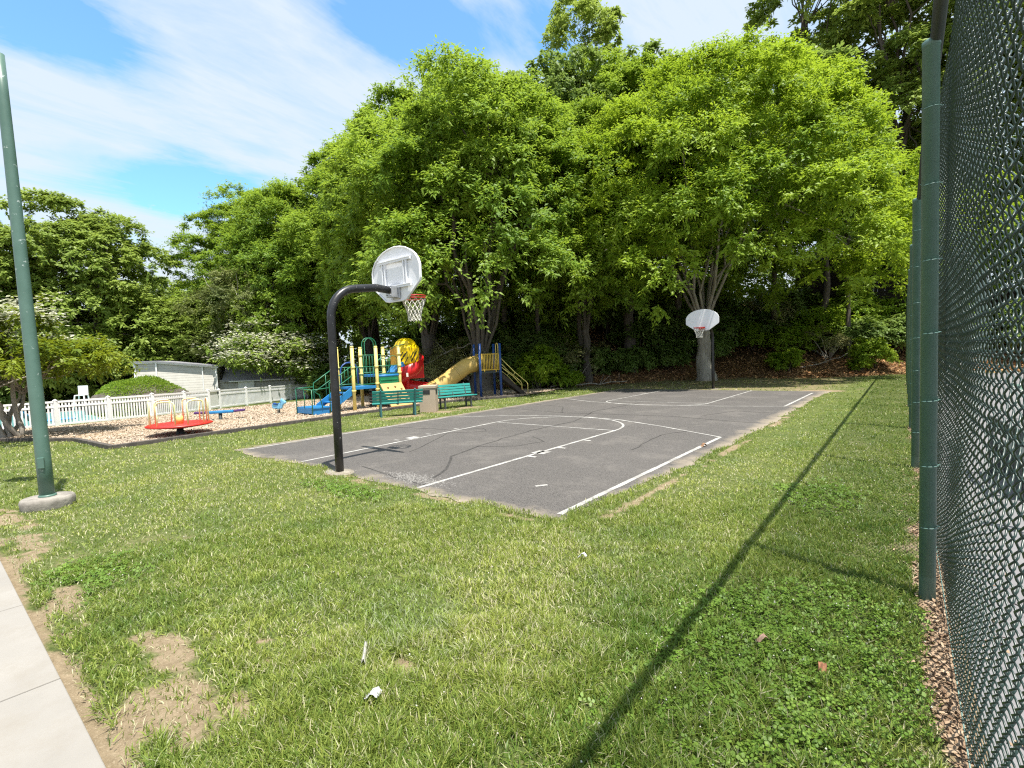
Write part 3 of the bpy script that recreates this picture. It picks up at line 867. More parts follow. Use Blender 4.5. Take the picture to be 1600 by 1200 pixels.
# the three big spreading trees
tA = make_tree('shade_tree', 11, 14.7, 4.5, 6.1, 6.0, 2.1, 16, 92, 1.75, 22, 11, 12, .20, .090, .60, LEAF_M, BARK, low=.62, spread=.75, lim=(.14, .22), inner=.12, lobe_flat=.9, lumpy=.12, hang=.28, skirt=.22)
set_tree(tA, (-18.6, 20.0), .4, 1.07, 'big spreading tree rising right behind the blue and yellow slide tower')
tC = make_tree('shade_tree', 23, 17.4, 4.7, 8.9, 8.4, 3.7, 16, 120, 2.05, 22, 11, 12, .20, .085, .40, LEAF_Y, BARKP, low=.66, spread=.7, flare=1.9, xshift=.6, lim=(.17, .27), inner=.10, lobe_flat=.88, lumpy=.14, hang=.28, skirt=.16)
set_tree(tC, (-9.7, 29.6), 0, 1, 'widest bright yellow green tree with the pale trunk behind the far hoop')
tB = make_tree('shade_tree', 37, 20.5, 5.0, 6.4, 6.0, 4.2, 10, 78, 1.85, 19, 10, 11, .22, .095, .36, LEAF_M, BARKD, low=.6, spread=.7, lim=(.2, .32), inner=.12, lobe_flat=.9, lumpy=.12, hang=.28, skirt=.22)
set_tree(tB, (-14.6, 30.0), .9, (1, 1, .90), 'rounded tree crown filling the gap between the two biggest trees')
def again(src, loc, rz, s, label, **k):
    return set_tree(dup(src), loc, rz, s, label, **k)
again(tA, (-24.4, 21.4), 2.2, (1.02, 1.02, 1.19), 'tree whose leafy crown rises above and just left of the white backboard')
again(tB, (-32.4, 22.4), 4.0, (.98, .98, .86), 'tree above the black pole bend of the near hoop')
again(tA, (-38.2, 20.4), 5.0, (.95, .95, 1.08), 'tree right of the olive thin leaved tree')
again(tB, (-44.5, 19.8), 1.1, (.95, .95, .86), 'leftmost tree of the long sloping tree row, beside the gap of sky')
again(tB, (-15.0, 25.2), 2.9, (.62, .62, .76), 'smaller bright crown wedged low between the two biggest trees')
# sparse olive tree in front of the row
tG = make_tree('thin_tree', 51, 9.2, 2.6, 3.5, 3.3, 2.2, 9, 34, 1.3, 12, 9, 8, .15, .075, .14, LEAF_O, BARKP, lumpy=.3, thin_limbs=34, spread=.9, inner=.35)
set_tree(tG, (-38.5, 16.4), .3, 1.2, 'small olive green tree with bare grey twigs above the white blossom')
# tall loose trees behind
tT = make_tree('tall_tree', 61, 30, 7.0, 4.6, 4.6, 9, 9, 60, 1.7, 12, 8, 9, .30, .17, .42, LEAF_H, BARKD, low=.9, lumpy=.35, inner=.3, spread=.5, lobe_flat=.8, hang=.6, tb=(.45, 1.0))
set_tree(tT, (-20.6, 37.0), .5, (.85, .85, .88), 'tall narrow tree poking above the others at the top centre')
again(tT, (-6.6, 49.0), 2.0, (1.1, 1.1, 1.12), 'tall dark tree towering behind the widest yellow green tree')
again(tT, (-1.3, 48.5), 3.3, (1.15, 1.15, 1.05), 'tall loose tree beside the top of the nearest fence post')
again(tT, (3.0, 52.0), 4.4, (1.2, 1.2, 1.05), 'tall dark tree seen through the mesh beside the posts')
again(tT, (7.6, 50.5), 5.5, (1.2, 1.2, 1.0), 'tall dark tree seen through the middle of the mesh')
again(tT, (13.5, 51.0), 1.2, (1.25, 1.25, 1.0), 'tall dark tree seen through the mesh by the photo edge')
again(tT, (19.5, 49.0), 2.7, (1.3, 1.3, .95), 'tall dark tree beyond the tennis court, outermost on the right')
tS = make_tree('young_tree', 67, 10.5, 2.4, 2.9, 2.9, 2.6, 6, 34, 1.35, 13, 9, 10, .19, .085, .13, LEAF_Y, BARKD, low=.8, thin_limbs=16)
set_tree(tS, (-2.0, 42.0), .5, (1, 1, 1.02), 'young yellow green tree at the foot of the far fence posts')
again(tS, (3.2, 44.5), 2.5, (1.2, 1.2, .9), 'young tree beyond the tennis court seen through the mesh')
again(tS, (9.5, 43.5), 4.5, (1.3, 1.3, .85), 'bushy young tree behind the tennis court seen through the mesh')
# broad trees far left
tH = make_tree('broad_tree', 71, 14.4, 1.2, 4.9, 4.9, 2.5, 9, 92, 1.6, 18, 9, 10, .24, .14, .36, LEAF_H, BARKD, low=.95, inner=.15, tb=(.35, 1.0), lobe_flat=.85, lumpy=.12, top_pow=.8)
set_tree(tH, (-46.5, 8.2), .2, (1.0, 1.0, 1.03), 'round broad tree standing behind the green lamp post')
again(tH, (-48.9, 2.6), 2.2, (.9, .9, .90), 'broad tree cut off by the left photo edge')
again(tH, (-56, 15.4), 4.0, (.62, .62, .80), 'small far tree at the lowest dip of the tree line')
again(tS, (-49, 16.0), 1.0, (1.2, 1.2, .95), 'slim far tree right of the dip in the tree line')
again(tH, (-52, 12.6), 5.1, (.75, .75, .56), 'low dark tree behind the grey shed roof')
again(tH, (-45, 13.2), 3.0, (.72, .72, .52), 'low leafy tree right behind the trimmed round bush')
again(tH, (-43, 15.5), 1.5, (.7, .7, .62), 'low leafy tree behind the right end of the shed')
again(tB, (-58, 21.0), 2.5, (1.0, 1.0, .55), 'hazy far tree behind the dip of the tree line')

# slender trunks in the shaded wood on the bank
tW = make_tree('woodland_tree', 83, 19, 8.0, 3.2, 3.2, 9.5, 6, 28, 1.9, 10, 7, 8, .34, .2, .21, LEAF_D, BARKD, low=.5, spread=.6, flare=1.3, thin_limbs=14)
WOOD = [(-20.6, 24.4, .8), (-19.2, 27.2, .9), (-18.0, 24.6, .7), (-17.0, 28.8, 1.0), (-16.2, 26.4, .65), (-20.8, 30.5, 1.1), (-12.8, 33.5, 1.05), (-15.4, 35.0, 1.0), (-10.9, 35.6, .85), (-7.5, 37.0, .8), (-5.0, 39.5, .9), (-3.4, 36.8, .6), (-22.6, 23.6, .75), (-24.8, 26.5, 1.0), (-28.5, 25.0, .95), (-33.0, 23.5, 1.0), (-12.0, 40.0, 1.1), (-18.5, 38.5, 1.1), (-38.0, 23.0, 1.0), (-25.5, 31.5, 1.1)]
where = ['left of the slide tower trunk', 'behind the slide tower', 'just right of the slide tower', 'in the dark gap right of the slide tower', 'thin and close behind the green shrub', 'deep in the wood behind the slide tower',
         'left of the far hoop', 'deep behind the dark gap left of the far hoop', 'just behind the pale trunk of the far hoop', 'right of the far backboard', 'before the dark wall on the bank', 'thin one near the far fence posts',
         'behind the red slide roof', 'deep behind the yellow slide roof', 'behind the climbing frame posts', 'behind the white blossom shrub', 'deepest behind the far hoop', 'deepest right of the slide tower', 'far behind the thin olive tree', 'deep left of the slide tower']
for i, ((x, y, s), wv) in enumerate(zip(WOOD, where)):
    o = tW if i == 0 else dup(tW)
    set_tree(o, (x, y), i * 1.7, (s, s, .9 + .12 * math.sin(i * 2.1)), 'dark slender woodland trunk, ' + wv, group='slender trunks in the shaded wood')

# ------------------------------------------------------------------ shrubs on the bank
def make_shrub(name, seed, rx, rz, lobes, lobe_r, mat, L, W, clumps=9, twigs=8, per=8, bark=BARKD, stems=7, tb=(.2, .8), low=.2, stem_r=.022):
    q = np.random.default_rng(seed)
    root = bpy.data.objects.new(name, None); COL.objects.link(root)
    d = unit(q.normal(0, 1, (lobes * 3, 3))); d = d[d[:, 2] > -low][:lobes]
    fr = q.uniform(.45, 1.0, len(d))
    C = np.stack([d[:, 0] * fr * rx, d[:, 1] * fr * rx, rz * .45 + d[:, 2] * fr * rz * .55], -1)
    cd = unit(q.normal(0, 1, (len(d), clumps, 3)) + d[:, None] * .8 + np.array([0, 0, .4]))
    CC = (C[:, None] + cd * lobe_r * q.uniform(.4, 1, (len(d), clumps))[..., None]).reshape(-1, 3)
    CC[:, 2] = np.maximum(CC[:, 2], .05)
    v, f, t = spray(CC, np.full(len(CC), lobe_r * .6), cd.reshape(-1, 3), q, twigs, per, L, W, tint0=np.repeat(q.uniform(tb[0], tb[1], len(d)), clumps))
    v[:, 2] = np.maximum(v[:, 2], .0)
    np_mesh('foliage', v, f, mat, root, tint=t)
    mb = MB()
    for i in range(min(stems, len(C))):
        mb.tube(limb_path((q.normal(0, .08), q.normal(0, .08), -.15), C[i], q, 6, .1), list(stem_r * rz ** .3 * np.linspace(1, .3, 6)), 5, cap=False)
    mb.build('stem', bark, root)
    return root
sh1 = make_shrub('shrub', 201, 1.0, 1.9, 16, .5, LEAF_Y, .13, .07)
sh2 = make_shrub('shrub', 203, 1.3, 1.3, 18, .5, LEAF_D, .14, .08)
sh3 = make_shrub('shrub', 205, .8, 1.2, 12, .42, LEAF_Y, .13, .07)
LEAF_BR = leaf_mat('dry olive leaves', (.20, .21, .075), (.38, .37, .16), (.35, .35, .12), .35, .55, .3)
sh4 = make_shrub('brush', 207, 1.5, 1.9, 16, .6, LEAF_BR, .11, .05, clumps=7, twigs=7, per=6, stems=16, stem_r=.034, bark=BARKP)
SHRUBS = [  # source, x, y, scale, what it stands by
    (sh1, -16.0, 21.6, 1.25, 'bright leafy shrub right of the slide tower ladder'), (sh3, -16.6, 22.4, 1.5, 'yellow green shrub climbing behind the bright shrub by the ladder'), (sh3, -14.9, 22.9, .9, 'low bright shrub right of the ladder, nearest the court'),
    (sh4, -20.2, 18.7, 1.05, 'tangled olive brush left of the slide tower'), (sh4, -21.6, 18.6, 1.1, 'tangled olive brush behind the trash bin'), (sh4, -22.6, 19.8, 1.25, 'high tangled brush behind the red slide'),
    (sh4, -19.0, 20.2, 1.3, 'tangled olive brush behind the yellow tube slide'), (sh2, -24.3, 18.6, 1.3, 'dark bush behind the climbing frame'), (sh2, -26.2, 18.3, 1.5, 'dark bush behind the yellow posts'),
    (sh2, -18.4, 22.2, 1.3, 'dark bush in shade behind the slide tower'), (sh2, -13.6, 28.2, 1.1, 'dark bush in deep shade left of the far hoop'), (sh2, -15.2, 26.2, 1.2, 'dark bush in deep shade above the leaf litter'),
    (sh2, -12.3, 30.4, 1.0, 'dark low bush beside the roots of the pale trunk'), (sh1, -6.5, 35.8, 1.0, 'leafy shrub on the leaf litter right of the far pole'), (sh3, -6.1, 33.1, 1.1, 'rounded green shrub standing alone in the orange leaf litter'),
    (sh1, -5.3, 37.2, 1.35, 'tall shrub above the orange leaf litter'), (sh3, -5.0, 38.6, 1.9, 'yellow lit shrub high on the bank'), (sh2, -7.6, 37.8, 1.4, 'wide shrub behind the pale trunk'),
    (sh1, -8.8, 36.2, 1.0, 'shrub tucked right behind the far backboard'), (sh2, -3.9, 37.4, 1.2, 'wide dark shrub on the shaded bank'), (sh2, -2.7, 38.4, 1.35, 'dark shrub under the dark wall'), (sh1, -2.2, 35.6, .95, 'green shrub at the lawn edge near the fence'),
    (sh3, -2.6, 34.8, .7, 'small light green plant at the lawn edge below the bank'), (sh2, -1.2, 39.2, 1.5, 'dark shrub hard against the far fence posts'), (sh1, -3.6, 40.8, 1.6, 'leafy shrub on top of the bank by the wall'), (sh1, -1.4, 41.4, 1.6, 'leafy shrub overhanging the wall by the fence'),
    (sh2, -11.2, 33.0, 1.5, 'dark shrub in the gap left of the far backboard'), (sh2, -14.4, 31.2, 1.6, 'dark shrub under the middle tree'), (sh1, -17.4, 26.0, 1.2, 'green shrub under the dark slender trunks'), (sh2, -20.2, 23.0, 1.6, 'dark shrub left under the slide tower tree'),
    (sh1, 1.2, 40.2, 1.5, 'shrub beyond the tennis court beside the posts'), (sh2, 4.2, 40.6, 1.9, 'wide shrub beyond the tennis court'), (sh1, 7.6, 41.0, 1.8, 'green shrub beyond the tennis court net'), (sh2, 11.5, 41.4, 2.0, 'wide shrub beyond the tennis court, outermost right'),
    (sh2, -19.6, 25.4, 1.7, 'dark bush halfway up the bank behind the slide tower'), (sh2, -17.0, 24.4, 1.5, 'dark bush left of the green shrub, halfway up the bank'), (sh4, -15.6, 25.0, 1.2, 'olive brush in the shade above the fallen branch'),
    (sh2, -14.0, 33.6, 1.9, 'dark bush behind the middle tree trunk'), (sh2, -16.8, 31.0, 2.0, 'dark bush deep in the wood left of the middle tree'), (sh2, -19.0, 28.4, 2.0, 'dark bush deep in the wood behind the slide tower'),
    (sh2, -10.4, 36.4, 2.0, 'dark bush on the upper bank left of the far backboard'), (sh2, -7.8, 40.6, 2.0, 'dark bush on the upper bank right of the far backboard'), (sh4, -8.4, 38.6, 1.4, 'olive brush behind the far backboard'),
    (sh2, -12.4, 38.0, 2.2, 'dark bush high on the bank behind the gap left of the far hoop'), (sh2, -15.6, 36.6, 2.2, 'dark bush high on the bank behind the middle tree'), (sh2, -18.6, 34.0, 2.2, 'dark bush high on the bank behind the dark gap'), (sh2, -21.6, 31.6, 2.2, 'dark bush high on the bank behind the tall trunks'),
    (sh2, -22.6, 25.6, 2.0, 'dark bush on the bank behind the red slide'), (sh2, -25.6, 22.6, 2.0, 'dark bush on the bank behind the yellow posts'), (sh2, -24.8, 28.6, 2.2, 'dark bush high on the bank behind the turret'), (sh4, -4.4, 36.2, .9, 'thin olive brush on the orange leaf litter'),
    (sh2, -52.0, 9.4, 2.6, 'low dark bush far behind the pool, left of the shed'), (sh2, -50.0, 6.2, 2.6, 'low dark bush far behind the pool by the lamp post'), (sh2, -49.0, 3.4, 2.6, 'low dark bush far behind the crooked dogwood'), (sh2, -53.5, 12.6, 2.6, 'low dark bush far behind the shed roof'),
    (sh2, -48.0, 0.6, 2.6, 'low dark bush at the far left behind the dogwood'), (sh2, -47.0, 11.0, 2.4, 'dark bush right behind the pool house'), (sh2, -44.0, 13.0, 2.4, 'dark bush behind the lower pool house roof'), (sh2, -41.0, 15.0, 2.2, 'dark bush behind the white blossom dogwood'),
    (sh2, -30.5, 18.4, 1.6, 'dark bush behind the stairs of the climbing frame'), (sh2, -34.5, 19.0, 1.8, 'dark bush behind the right end of the white fence'),
]
first = set()
for i, (s, x, y, k, lab) in enumerate(SHRUBS):
    o = s if s.name not in first else dup(s)
    first.add(s.name)
    o.location = (x, y, tz(x, y) - .05); o.rotation_euler = (0, 0, i * 2.3); o.scale = (k, k, k * .95)
    tag(o, lab, 'shrub', 'shrubs and brush on the bank')

# trimmed round bush behind the picket fence
q = np.random.default_rng(221)
root = thing('trimmed_bush', 'clipped dome shaped green bush behind the white fence', 'bush', (-32.7, 8.0, tz(-32.7, 8.0) - .1), .95)
n = 34000
d = unit(q.normal(0, 1, (n, 3))); d[:, 2] = np.abs(d[:, 2])
P = d * np.array([2.55, 1.6, 2.1]) * (q.uniform(.86, 1.0, n) * (1 + .03 * np.sin(7 * d[:, 0] + 5 * d[:, 1])))[:, None]
ax = d + q.normal(0, .7, (n, 3)); sd = np.cross(ax, q.normal(0, 1, (n, 3)))
v, f = leaf_cards(P, ax, sd, q.uniform(.06, .12, n), q.uniform(.03, .06, n))
np_mesh('foliage', v, f, LEAF_M, root, tint=q.uniform(.1, .8, n))
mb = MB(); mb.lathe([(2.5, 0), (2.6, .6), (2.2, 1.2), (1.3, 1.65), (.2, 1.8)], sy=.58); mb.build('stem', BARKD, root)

# flowering dogwoods: tiered leaves with cream bloom along the tops
LEAF_DOG = leaf_mat('dogwood leaves', (.085, .145, .012), (.215, .275, .020), (.34, .38, .02), .36, .5, .3)
LEAF_DOG2 = leaf_mat('dogwood leaves pale', (.12, .21, .025), (.30, .40, .075), (.36, .46, .07), .40, .5, .3)
BLOOM = leaf_mat('cream bloom', (.66, .67, .52), (.84, .83, .72), (.7, .7, .5), .30, .7, .2)
def dogwood(name, seed, H, base, rx, mat, bloom_hi, stems, label, loc, tiers=30, flowers=2600, flo_min=.35):
    q = np.random.default_rng(seed)
    root = thing(name, label, 'tree', (loc[0], loc[1], tz(*loc)), 0)
    nl = tiers
    a = q.uniform(0, 2 * PI, nl); rr = np.sqrt(q.random(nl)) * rx * .85
    zt = base + (H - base) * (1 - (rr / rx) ** 2 * .75) * q.uniform(.25, 1.0, nl) ** .6
    C = np.stack([rr * np.cos(a), rr * np.sin(a), zt], -1)
    nc = 12
    off = q.normal(0, 1, (nl, nc, 3)) * np.array([.55, .55, .10]) * rx * .38
    CC = (C[:, None] + off).reshape(-1, 3)
    v, f, t = spray(CC, np.full(len(CC), rx * .16), np.tile([0, 0, .1], (len(CC), 1)), q, 7, 9, rx * .055, rx * .030, flat=.3, hang=.35, tint0=np.repeat(q.uniform(.2, .9, nl), nc), up=.05)
    np_mesh('crown', v, f, mat, root, tint=t)
    # bloom sits on the upper faces of the tiers
    sel = CC[(CC[:, 2] > base + (H - base) * flo_min)]
    P = sel[q.integers(0, len(sel), flowers)] + q.normal(0, 1, (flowers, 3)) * np.array([.12, .12, .03]) * rx + np.array([0, 0, .05 * rx])
    VV, FF = [], []
    for k in range(2):
        an = q.uniform(0, PI, flowers)
        u = np.stack([np.cos(an), np.sin(an), q.normal(0, .2, flowers)], -1); w2 = np.stack([-np.sin(an), np.cos(an), q.normal(0, .2, flowers)], -1)
        s = q.uniform(.020, .034, flowers)[:, None] * rx
        VV.append(np.stack([P - u * s, P - w2 * s * .55, P + u * s, P + w2 * s * .55], 1) + np.array([0, 0, .002 * k]))
    V = np.concatenate(VV).reshape(-1, 3)
    np_mesh('blossom', V, np.arange(len(V)).reshape(-1, 4), BLOOM, root, tint=q.random(len(V) // 4))
    mb = MB()
    for i in range(stems):
        an = 2 * PI * i / stems + .4
        p1 = C[i % nl] * np.array([.6, .6, .8])
        mb.tube(limb_path((math.cos(an) * .22, math.sin(an) * .22, -.2), p1, q, 8, .05), list(.075 * np.linspace(1, .35, 8)), 7, cap=False)
        for j in range(4):
            mb.tube(limb_path(p1 * np.array([.8, .8, .75]), C[(i * 4 + j) % nl], q, 6, .05), list(.03 * np.linspace(1, .3, 6)), 5, cap=False)
    mb.build('trunk', BARKP, root)
    return root
dogwood('dogwood', 231, 3.75, 1.35, 2.55, LEAF_DOG, 1, 7, 'yellow green dogwood with several crooked stems behind the lamp post', (-20.3, 1.75), tiers=34, flowers=2400, flo_min=.62)
dogwood('dogwood', 233, 5.5, .9, 3.8, LEAF_DOG2, 1, 5, 'dogwood covered in cream white blossom behind the picket fence', (-34.9, 16.8), tiers=46, flowers=12000, flo_min=.2)

# far wood closing the view
q = np.random.default_rng(241)
n = 1500
ang = np.concatenate([q.uniform(R(-28), R(78), n)]); rad = q.uniform(58, 78, n)
cx_, cy_ = -rad * np.sin(ang), rad * np.cos(ang)
hgt = q.uniform(0, 1, n) ** .8 * np.interp(np.degrees(ang), [-28, 0, 40, 55, 66, 78], [19, 17, 14, 10, 8.5, 11])
C = np.stack([cx_, cy_, terrain(cx_, cy_) * .5 + hgt], -1)
v, f, t = spray(C, q.uniform(1.6, 2.8, n), np.tile([0, 0, .3], (n, 1)), q, 9, 7, .75, .45, tint0=q.uniform(.0, .7, n))
tag(np_mesh('far_woods', v, f, LEAF_D, tint=t), 'distant dark green woods closing the view', 'woods', kind='stuff')
# ------------------------------------------------------------------ paints
GREENP = paint('weathered green paint', (.075, .145, .115), (.100, .180, .148), .42, 2.2, bmp=.06, chip=(.40, .47, .45), chip_thr=.63, chip_scale=11)
FENCEP = paint('green coated steel', (.10, .185, .16), (.12, .215, .19), .38, 4, bmp=.05)
WIRE = paint('green vinyl wire', (.014, .032, .027), (.022, .046, .038), .33, 12, bmp=.0, spec=.55)
BLACKP = paint('chipped black paint', (.012, .012, .013), (.024, .024, .026), .34, 6, bmp=.12, chip=(.33, .32, .30), chip_thr=.635, chip_scale=22, spec=.5)
BOARD = paint('white aluminium board', (.86, .87, .90), (.80, .81, .85), .38, 3, bmp=.02)
STEEL = paint('galvanised steel', (.52, .53, .55), (.40, .41, .43), .4, 9, metal=.6)
RED = paint('red powder coat', (.52, .022, .014), (.40, .02, .015), .38, 5)
NETM = paint('white net cord', (.72, .70, .64), (.6, .58, .5), .9, 20)
YELP = paint('yellow coated steel', (.74, .50, .075), (.66, .43, .07), .45, 3)
YELPALE = paint('faded yellow paint', (.78, .64, .20), (.70, .55, .17), .5, 4, chip=(.5, .35, .2), chip_thr=.7)
YELP2 = paint('yellow plastic', (.80, .56, .0), (.74, .48, .0), .38, 2)
ORANGE = paint('shaded orange plastic', (.62, .30, .03), (.5, .25, .03), .4, 2)
REDP = paint('red plastic', (.60, .010, .012), (.50, .012, .012), .35, 2)
BLUEP = paint('blue plastic', (.020, .20, .46), (.02, .16, .38), .42, 3)
BLUED = paint('deep blue coat', (.015, .06, .25), (.02, .07, .24), .4, 3)
TEALG = paint('green coated steel rail', (.015, .17, .085), (.02, .14, .075), .42, 5)
GPLAS = paint('green plastic', (.012, .20, .085), (.012, .16, .07), .42, 3)
TEAL = paint('teal recycled plastic', (.022, .27, .235), (.025, .225, .20), .5, 6, bmp=.12)
DARKLEG = paint('dark bench frame', (.030, .040, .040), (.05, .06, .06), .6, 8)
TEALLEG = paint('teal bench frame', (.05, .17, .175), (.045, .14, .15), .5, 8)
TAN = paint('tan climbing panel', (.62, .39, .15), (.56, .34, .125), .55, 5)
TANM = paint('speckled concrete bin', (.44, .355, .27), (.36, .29, .215), .9, 60, lo=.4, hi=.6, bmp=.35, bscale=90)
DARK = paint('black rubber', (.014, .014, .015), (.022, .022, .022), .7, 6)
TUBE = paint('faded yellow tube', (.62, .42, .11), (.46, .33, .12), .5, 1.6, lo=.35, hi=.7)
VINYL = paint('white vinyl', (.80, .80, .80), (.74, .74, .75), .45, 3)
TIMBER = paint('weathered timber edging', (.060, .052, .046), (.11, .095, .082), .9, 8, bmp=.4)
PURPLE = paint('purple plastic', (.075, .02, .13), (.06, .02, .11), .45, 4)
LBLUE = paint('pale blue plastic', (.16, .42, .66), (.20, .5, .7), .45, 6)
SIDING = None

# ------------------------------------------------------------------ lamp post
t = thing('lamp_post', 'tall green painted lamp post on a round concrete footing', 'lamp post', (-9.17, 1.10, 0))
mb = MB(); mb.lathe([(.265, -.2), (.262, .05), (.268, .10), (.258, .135), (.24, .15), (.0, .155)], n=32, sx=1.0, sy=1.08); mb.build('footing', paint('old concrete footing', (.31, .285, .25), (.17, .155, .135), .95, 7, lo=.38, hi=.68, bmp=.8, bscale=22), t)
lean = (-.022, -.012)
mb = MB(); zs = np.linspace(.12, 6.0, 12)
mb.tube([(lean[0] * z, lean[1] * z, z) for z in zs], [.085 - .028 * (z / 6.0) for z in zs], 20); mb.build('pole', GREENP, t)
tx, ty = lean[0] * 6, lean[1] * 6
mb = MB(); mb.tube([(tx, ty, 5.9), (tx, ty, 6.0), (tx - .3, ty - .1, 6.05), (tx - .5, ty - .25, 6.05)], .03, 8); mb.build('arm', GREENP, t)
mb = MB(); mb.box((tx - .75, ty - .42, 6.04), (.55, .30, .12), rz=.6); mb.build('lamp_head', DARKLEG, t, bevel=.02)
mb = MB(); mb.lathe([(.098, .14), (.098, .165), (.086, .18)], n=20); mb.build('base_collar', GREENP, t)
mb = MB(); mb.box((.070, -.045, .62), (.03, .075, .15), rz=-.55); mb.build('hand_hole_cover', GREENP, t, bevel=.008)

# ------------------------------------------------------------------ basketball hoops
def make_hoop(label):
    t = thing('basketball_hoop', label, 'basketball hoop', (-7.46, 4.46, 0), 0, 'hoops at the two ends of the court')
    mb = MB()
    pts = [(0, 0, -.1), (0, 0, .8), (0, 0, 1.7), (0, 0, 2.35)] + [(0, .52 - .52 * math.cos(a), 2.55 + .52 * math.sin(a)) for a in np.linspace(.0, PI / 2 * .92, 9)] + [(0, .9, 3.12), (0, 1.18, 3.10)]
    mb.tube(pts, .068, 20); mb.build('pole', BLACKP, t)
    Yb = 1.35
    half = [(0, 0), (.20, 0), (.30, .02), (.685, .31), (.70, .36), (.70, .60), (.66, .70), (.58, .80), (.47, .88), (.33, .945), (.17, .985), (0, 1.0)]
    poly = half + [(-x, z) for x, z in half[-2:0:-1]]
    z0 = 2.90
    mb = MB(); mb.prism(poly, (0, Yb, z0), (1, 0, 0), (0, 0, 1), (0, .022, 0)); bd = mb.build('backboard', BOARD, t)
    mb = MB()   # rolled lip round the back of the board
    k = len(poly)
    mb.tube([(x * .985, Yb - .012, z0 + .5 + (z - .5) * .985) for x, z in poly], .014, 6, closed=True); mb.build('edge_lip', BOARD, bd)
    mb = MB()   # cast ribs on the back
    mb.beam((-.47, Yb - .03, z0 + .74), (.47, Yb - .03, z0 + .74), .05, .035, up=(0, 1, 0)); mb.beam((-.47, Yb - .045, z0 + .755), (.47, Yb - .045, z0 + .755), .025, .012)
    mb.beam((-.47, Yb - .03, z0 + .27), (.47, Yb - .03, z0 + .27), .05, .035, up=(0, 1, 0)); mb.beam((-.47, Yb - .045, z0 + .285), (.47, Yb - .045, z0 + .285), .025, .012)
    for sx in (-.31, .31):
        mb.beam((sx - .035, Yb - .025, z0 + .26), (sx - .035, Yb - .025, z0 + .74), .025, .04, up=(0, 1, 0)); mb.beam((sx + .035, Yb - .025, z0 + .26), (sx + .035, Yb - .025, z0 + .74), .025, .04, up=(0, 1, 0))
    mb.build('rib', BOARD, bd)
    mb = MB()
    mb.box((0, Yb - .09, 3.07), (.17, .16, .20)); mb.box((0, Yb - .02, 3.08), (.26, .03, .26))
    for sx in (-.06, .06):
        for zz in (3.01, 3.13): mb.tube([(sx, Yb - .19, zz), (sx, Yb - .16, zz)], .014, 6)
    mb.build('bracket', STEEL, t, bevel=.006)
    Yr = Yb + .022 + .15 + .23
    mb = MB()
    mb.tube([(.228 * math.cos(a), Yr + .228 * math.sin(a), 3.03) for a in np.linspace(0, 2 * PI, 33)[:-1]], .0095, 8, closed=True)
    mb.tube([(.228 * math.cos(a), Yr + .228 * math.sin(a), 2.985) for a in np.linspace(0, 2 * PI, 33)[:-1]], .007, 8, closed=True)
    mb.prism([(-.12, 0), (.12, 0), (.17, -.17), (-.17, -.17)], (0, Yr - .06, 3.02), (1, 0, 0), (0, 1, 0), (0, 0, .012))
    mb.box((0, Yb + .035, 3.0), (.26, .02, .13))
    mb.prism([(0, 0), (.18, 0), (0, -.10)], (-.07, Yb + .04, 3.02), (0, 1, 0), (0, 0, 1), (.012, 0, 0)); mb.prism([(0, 0), (.18, 0), (0, -.10)], (.058, Yb + .04, 3.02), (0, 1, 0), (0, 0, 1), (.012, 0, 0))
    mb.build('rim', RED, t)
    # net: crossing cords
    mb = MB(); n = 12; lev = [(2.985, .226), (2.90, .20), (2.82, .165), (2.745, .14), (2.675, .125), (2.61, .122), (2.56, .128)]
    for s in (1, -1):
        for i in range(n):
            P = [(r * math.cos(2 * PI * (i + s * .5 * j) / n), Yr + r * math.sin(2 * PI * (i + s * .5 * j) / n), z) for j, (z, r) in enumerate(lev)]
            mb.tube(P, .0065, 4, cap=False)
    mb.build('net', NETM, t)
    mb = MB(); mb.lathe([(.28, -.1), (.265, .008), (.0, .012)], n=17, sx=1.15, sy=.72); mb.build('footing', paint('soiled concrete pad', (.33, .30, .25), (.20, .17, .13), .95, 6, lo=.38, hi=.62), t)
    return t
h1 = make_hoop('near basketball hoop seen from behind, black gooseneck pole beside the lawn')
h2 = dup(h1); h2.location = (-7.28, 23.3, tz(-7.28, 23.3)); h2.rotation_euler = (0, 0, PI); h2.scale = (1, 1, .91)
h2['label'] = 'far basketball hoop facing the camera in front of the pale tree trunk'

# ------------------------------------------------------------------ chain link fence
t = thing('chain_link_fence', 'tall green chain link fence running along the lawn', 'fence', (.08, 0, 0), .018)
HF = 3.76
PY = [-.62, 4.43, 9.05, 13.2, 17.6, 22.0, 26.4, 30.8, 35.2]
for i, y in enumerate(PY):
    xo = .056 - .0015 * y
    mb = MB(); mb.lathe([(.047, -.2), (.047, HF - .02), (.050, HF - .02), (.050, HF + .015), (.030, HF + .03)], (xo, y, 0), 18); p = mb.build('post', FENCEP, t)
    mb = MB()
    for z in ((.52, .95, 1.40, 1.86, 2.35, 2.85, 3.35) if i < 4 else (.95, 2.35)):
        mb.tube([(xo + .052 * math.cos(a), y + .052 * math.sin(a), z + .012 * math.sin(a * .5)) for a in np.linspace(-2.4, 3.0, 14)] + [(xo + .066, y + .01, z)], .0035, 5)
    mb.build_each('tie', FENCEP if i else STEEL, p)
mb = MB(); mb.tube([(.082, -4, HF + .03), (.064, 36, HF + .03)], .036, 14); mb.build('top_rail', paint('shaded rail', (.030, .036, .034), (.04, .045, .04), .5, 5), t)  # rail coloured near black: shadow of its underside put into the paint
mb = MB(); mb.tube([(.136, -4, .05), (.136, 36, .05)], .0035, 5); mb.build('tension_wire', FENCEP, t)
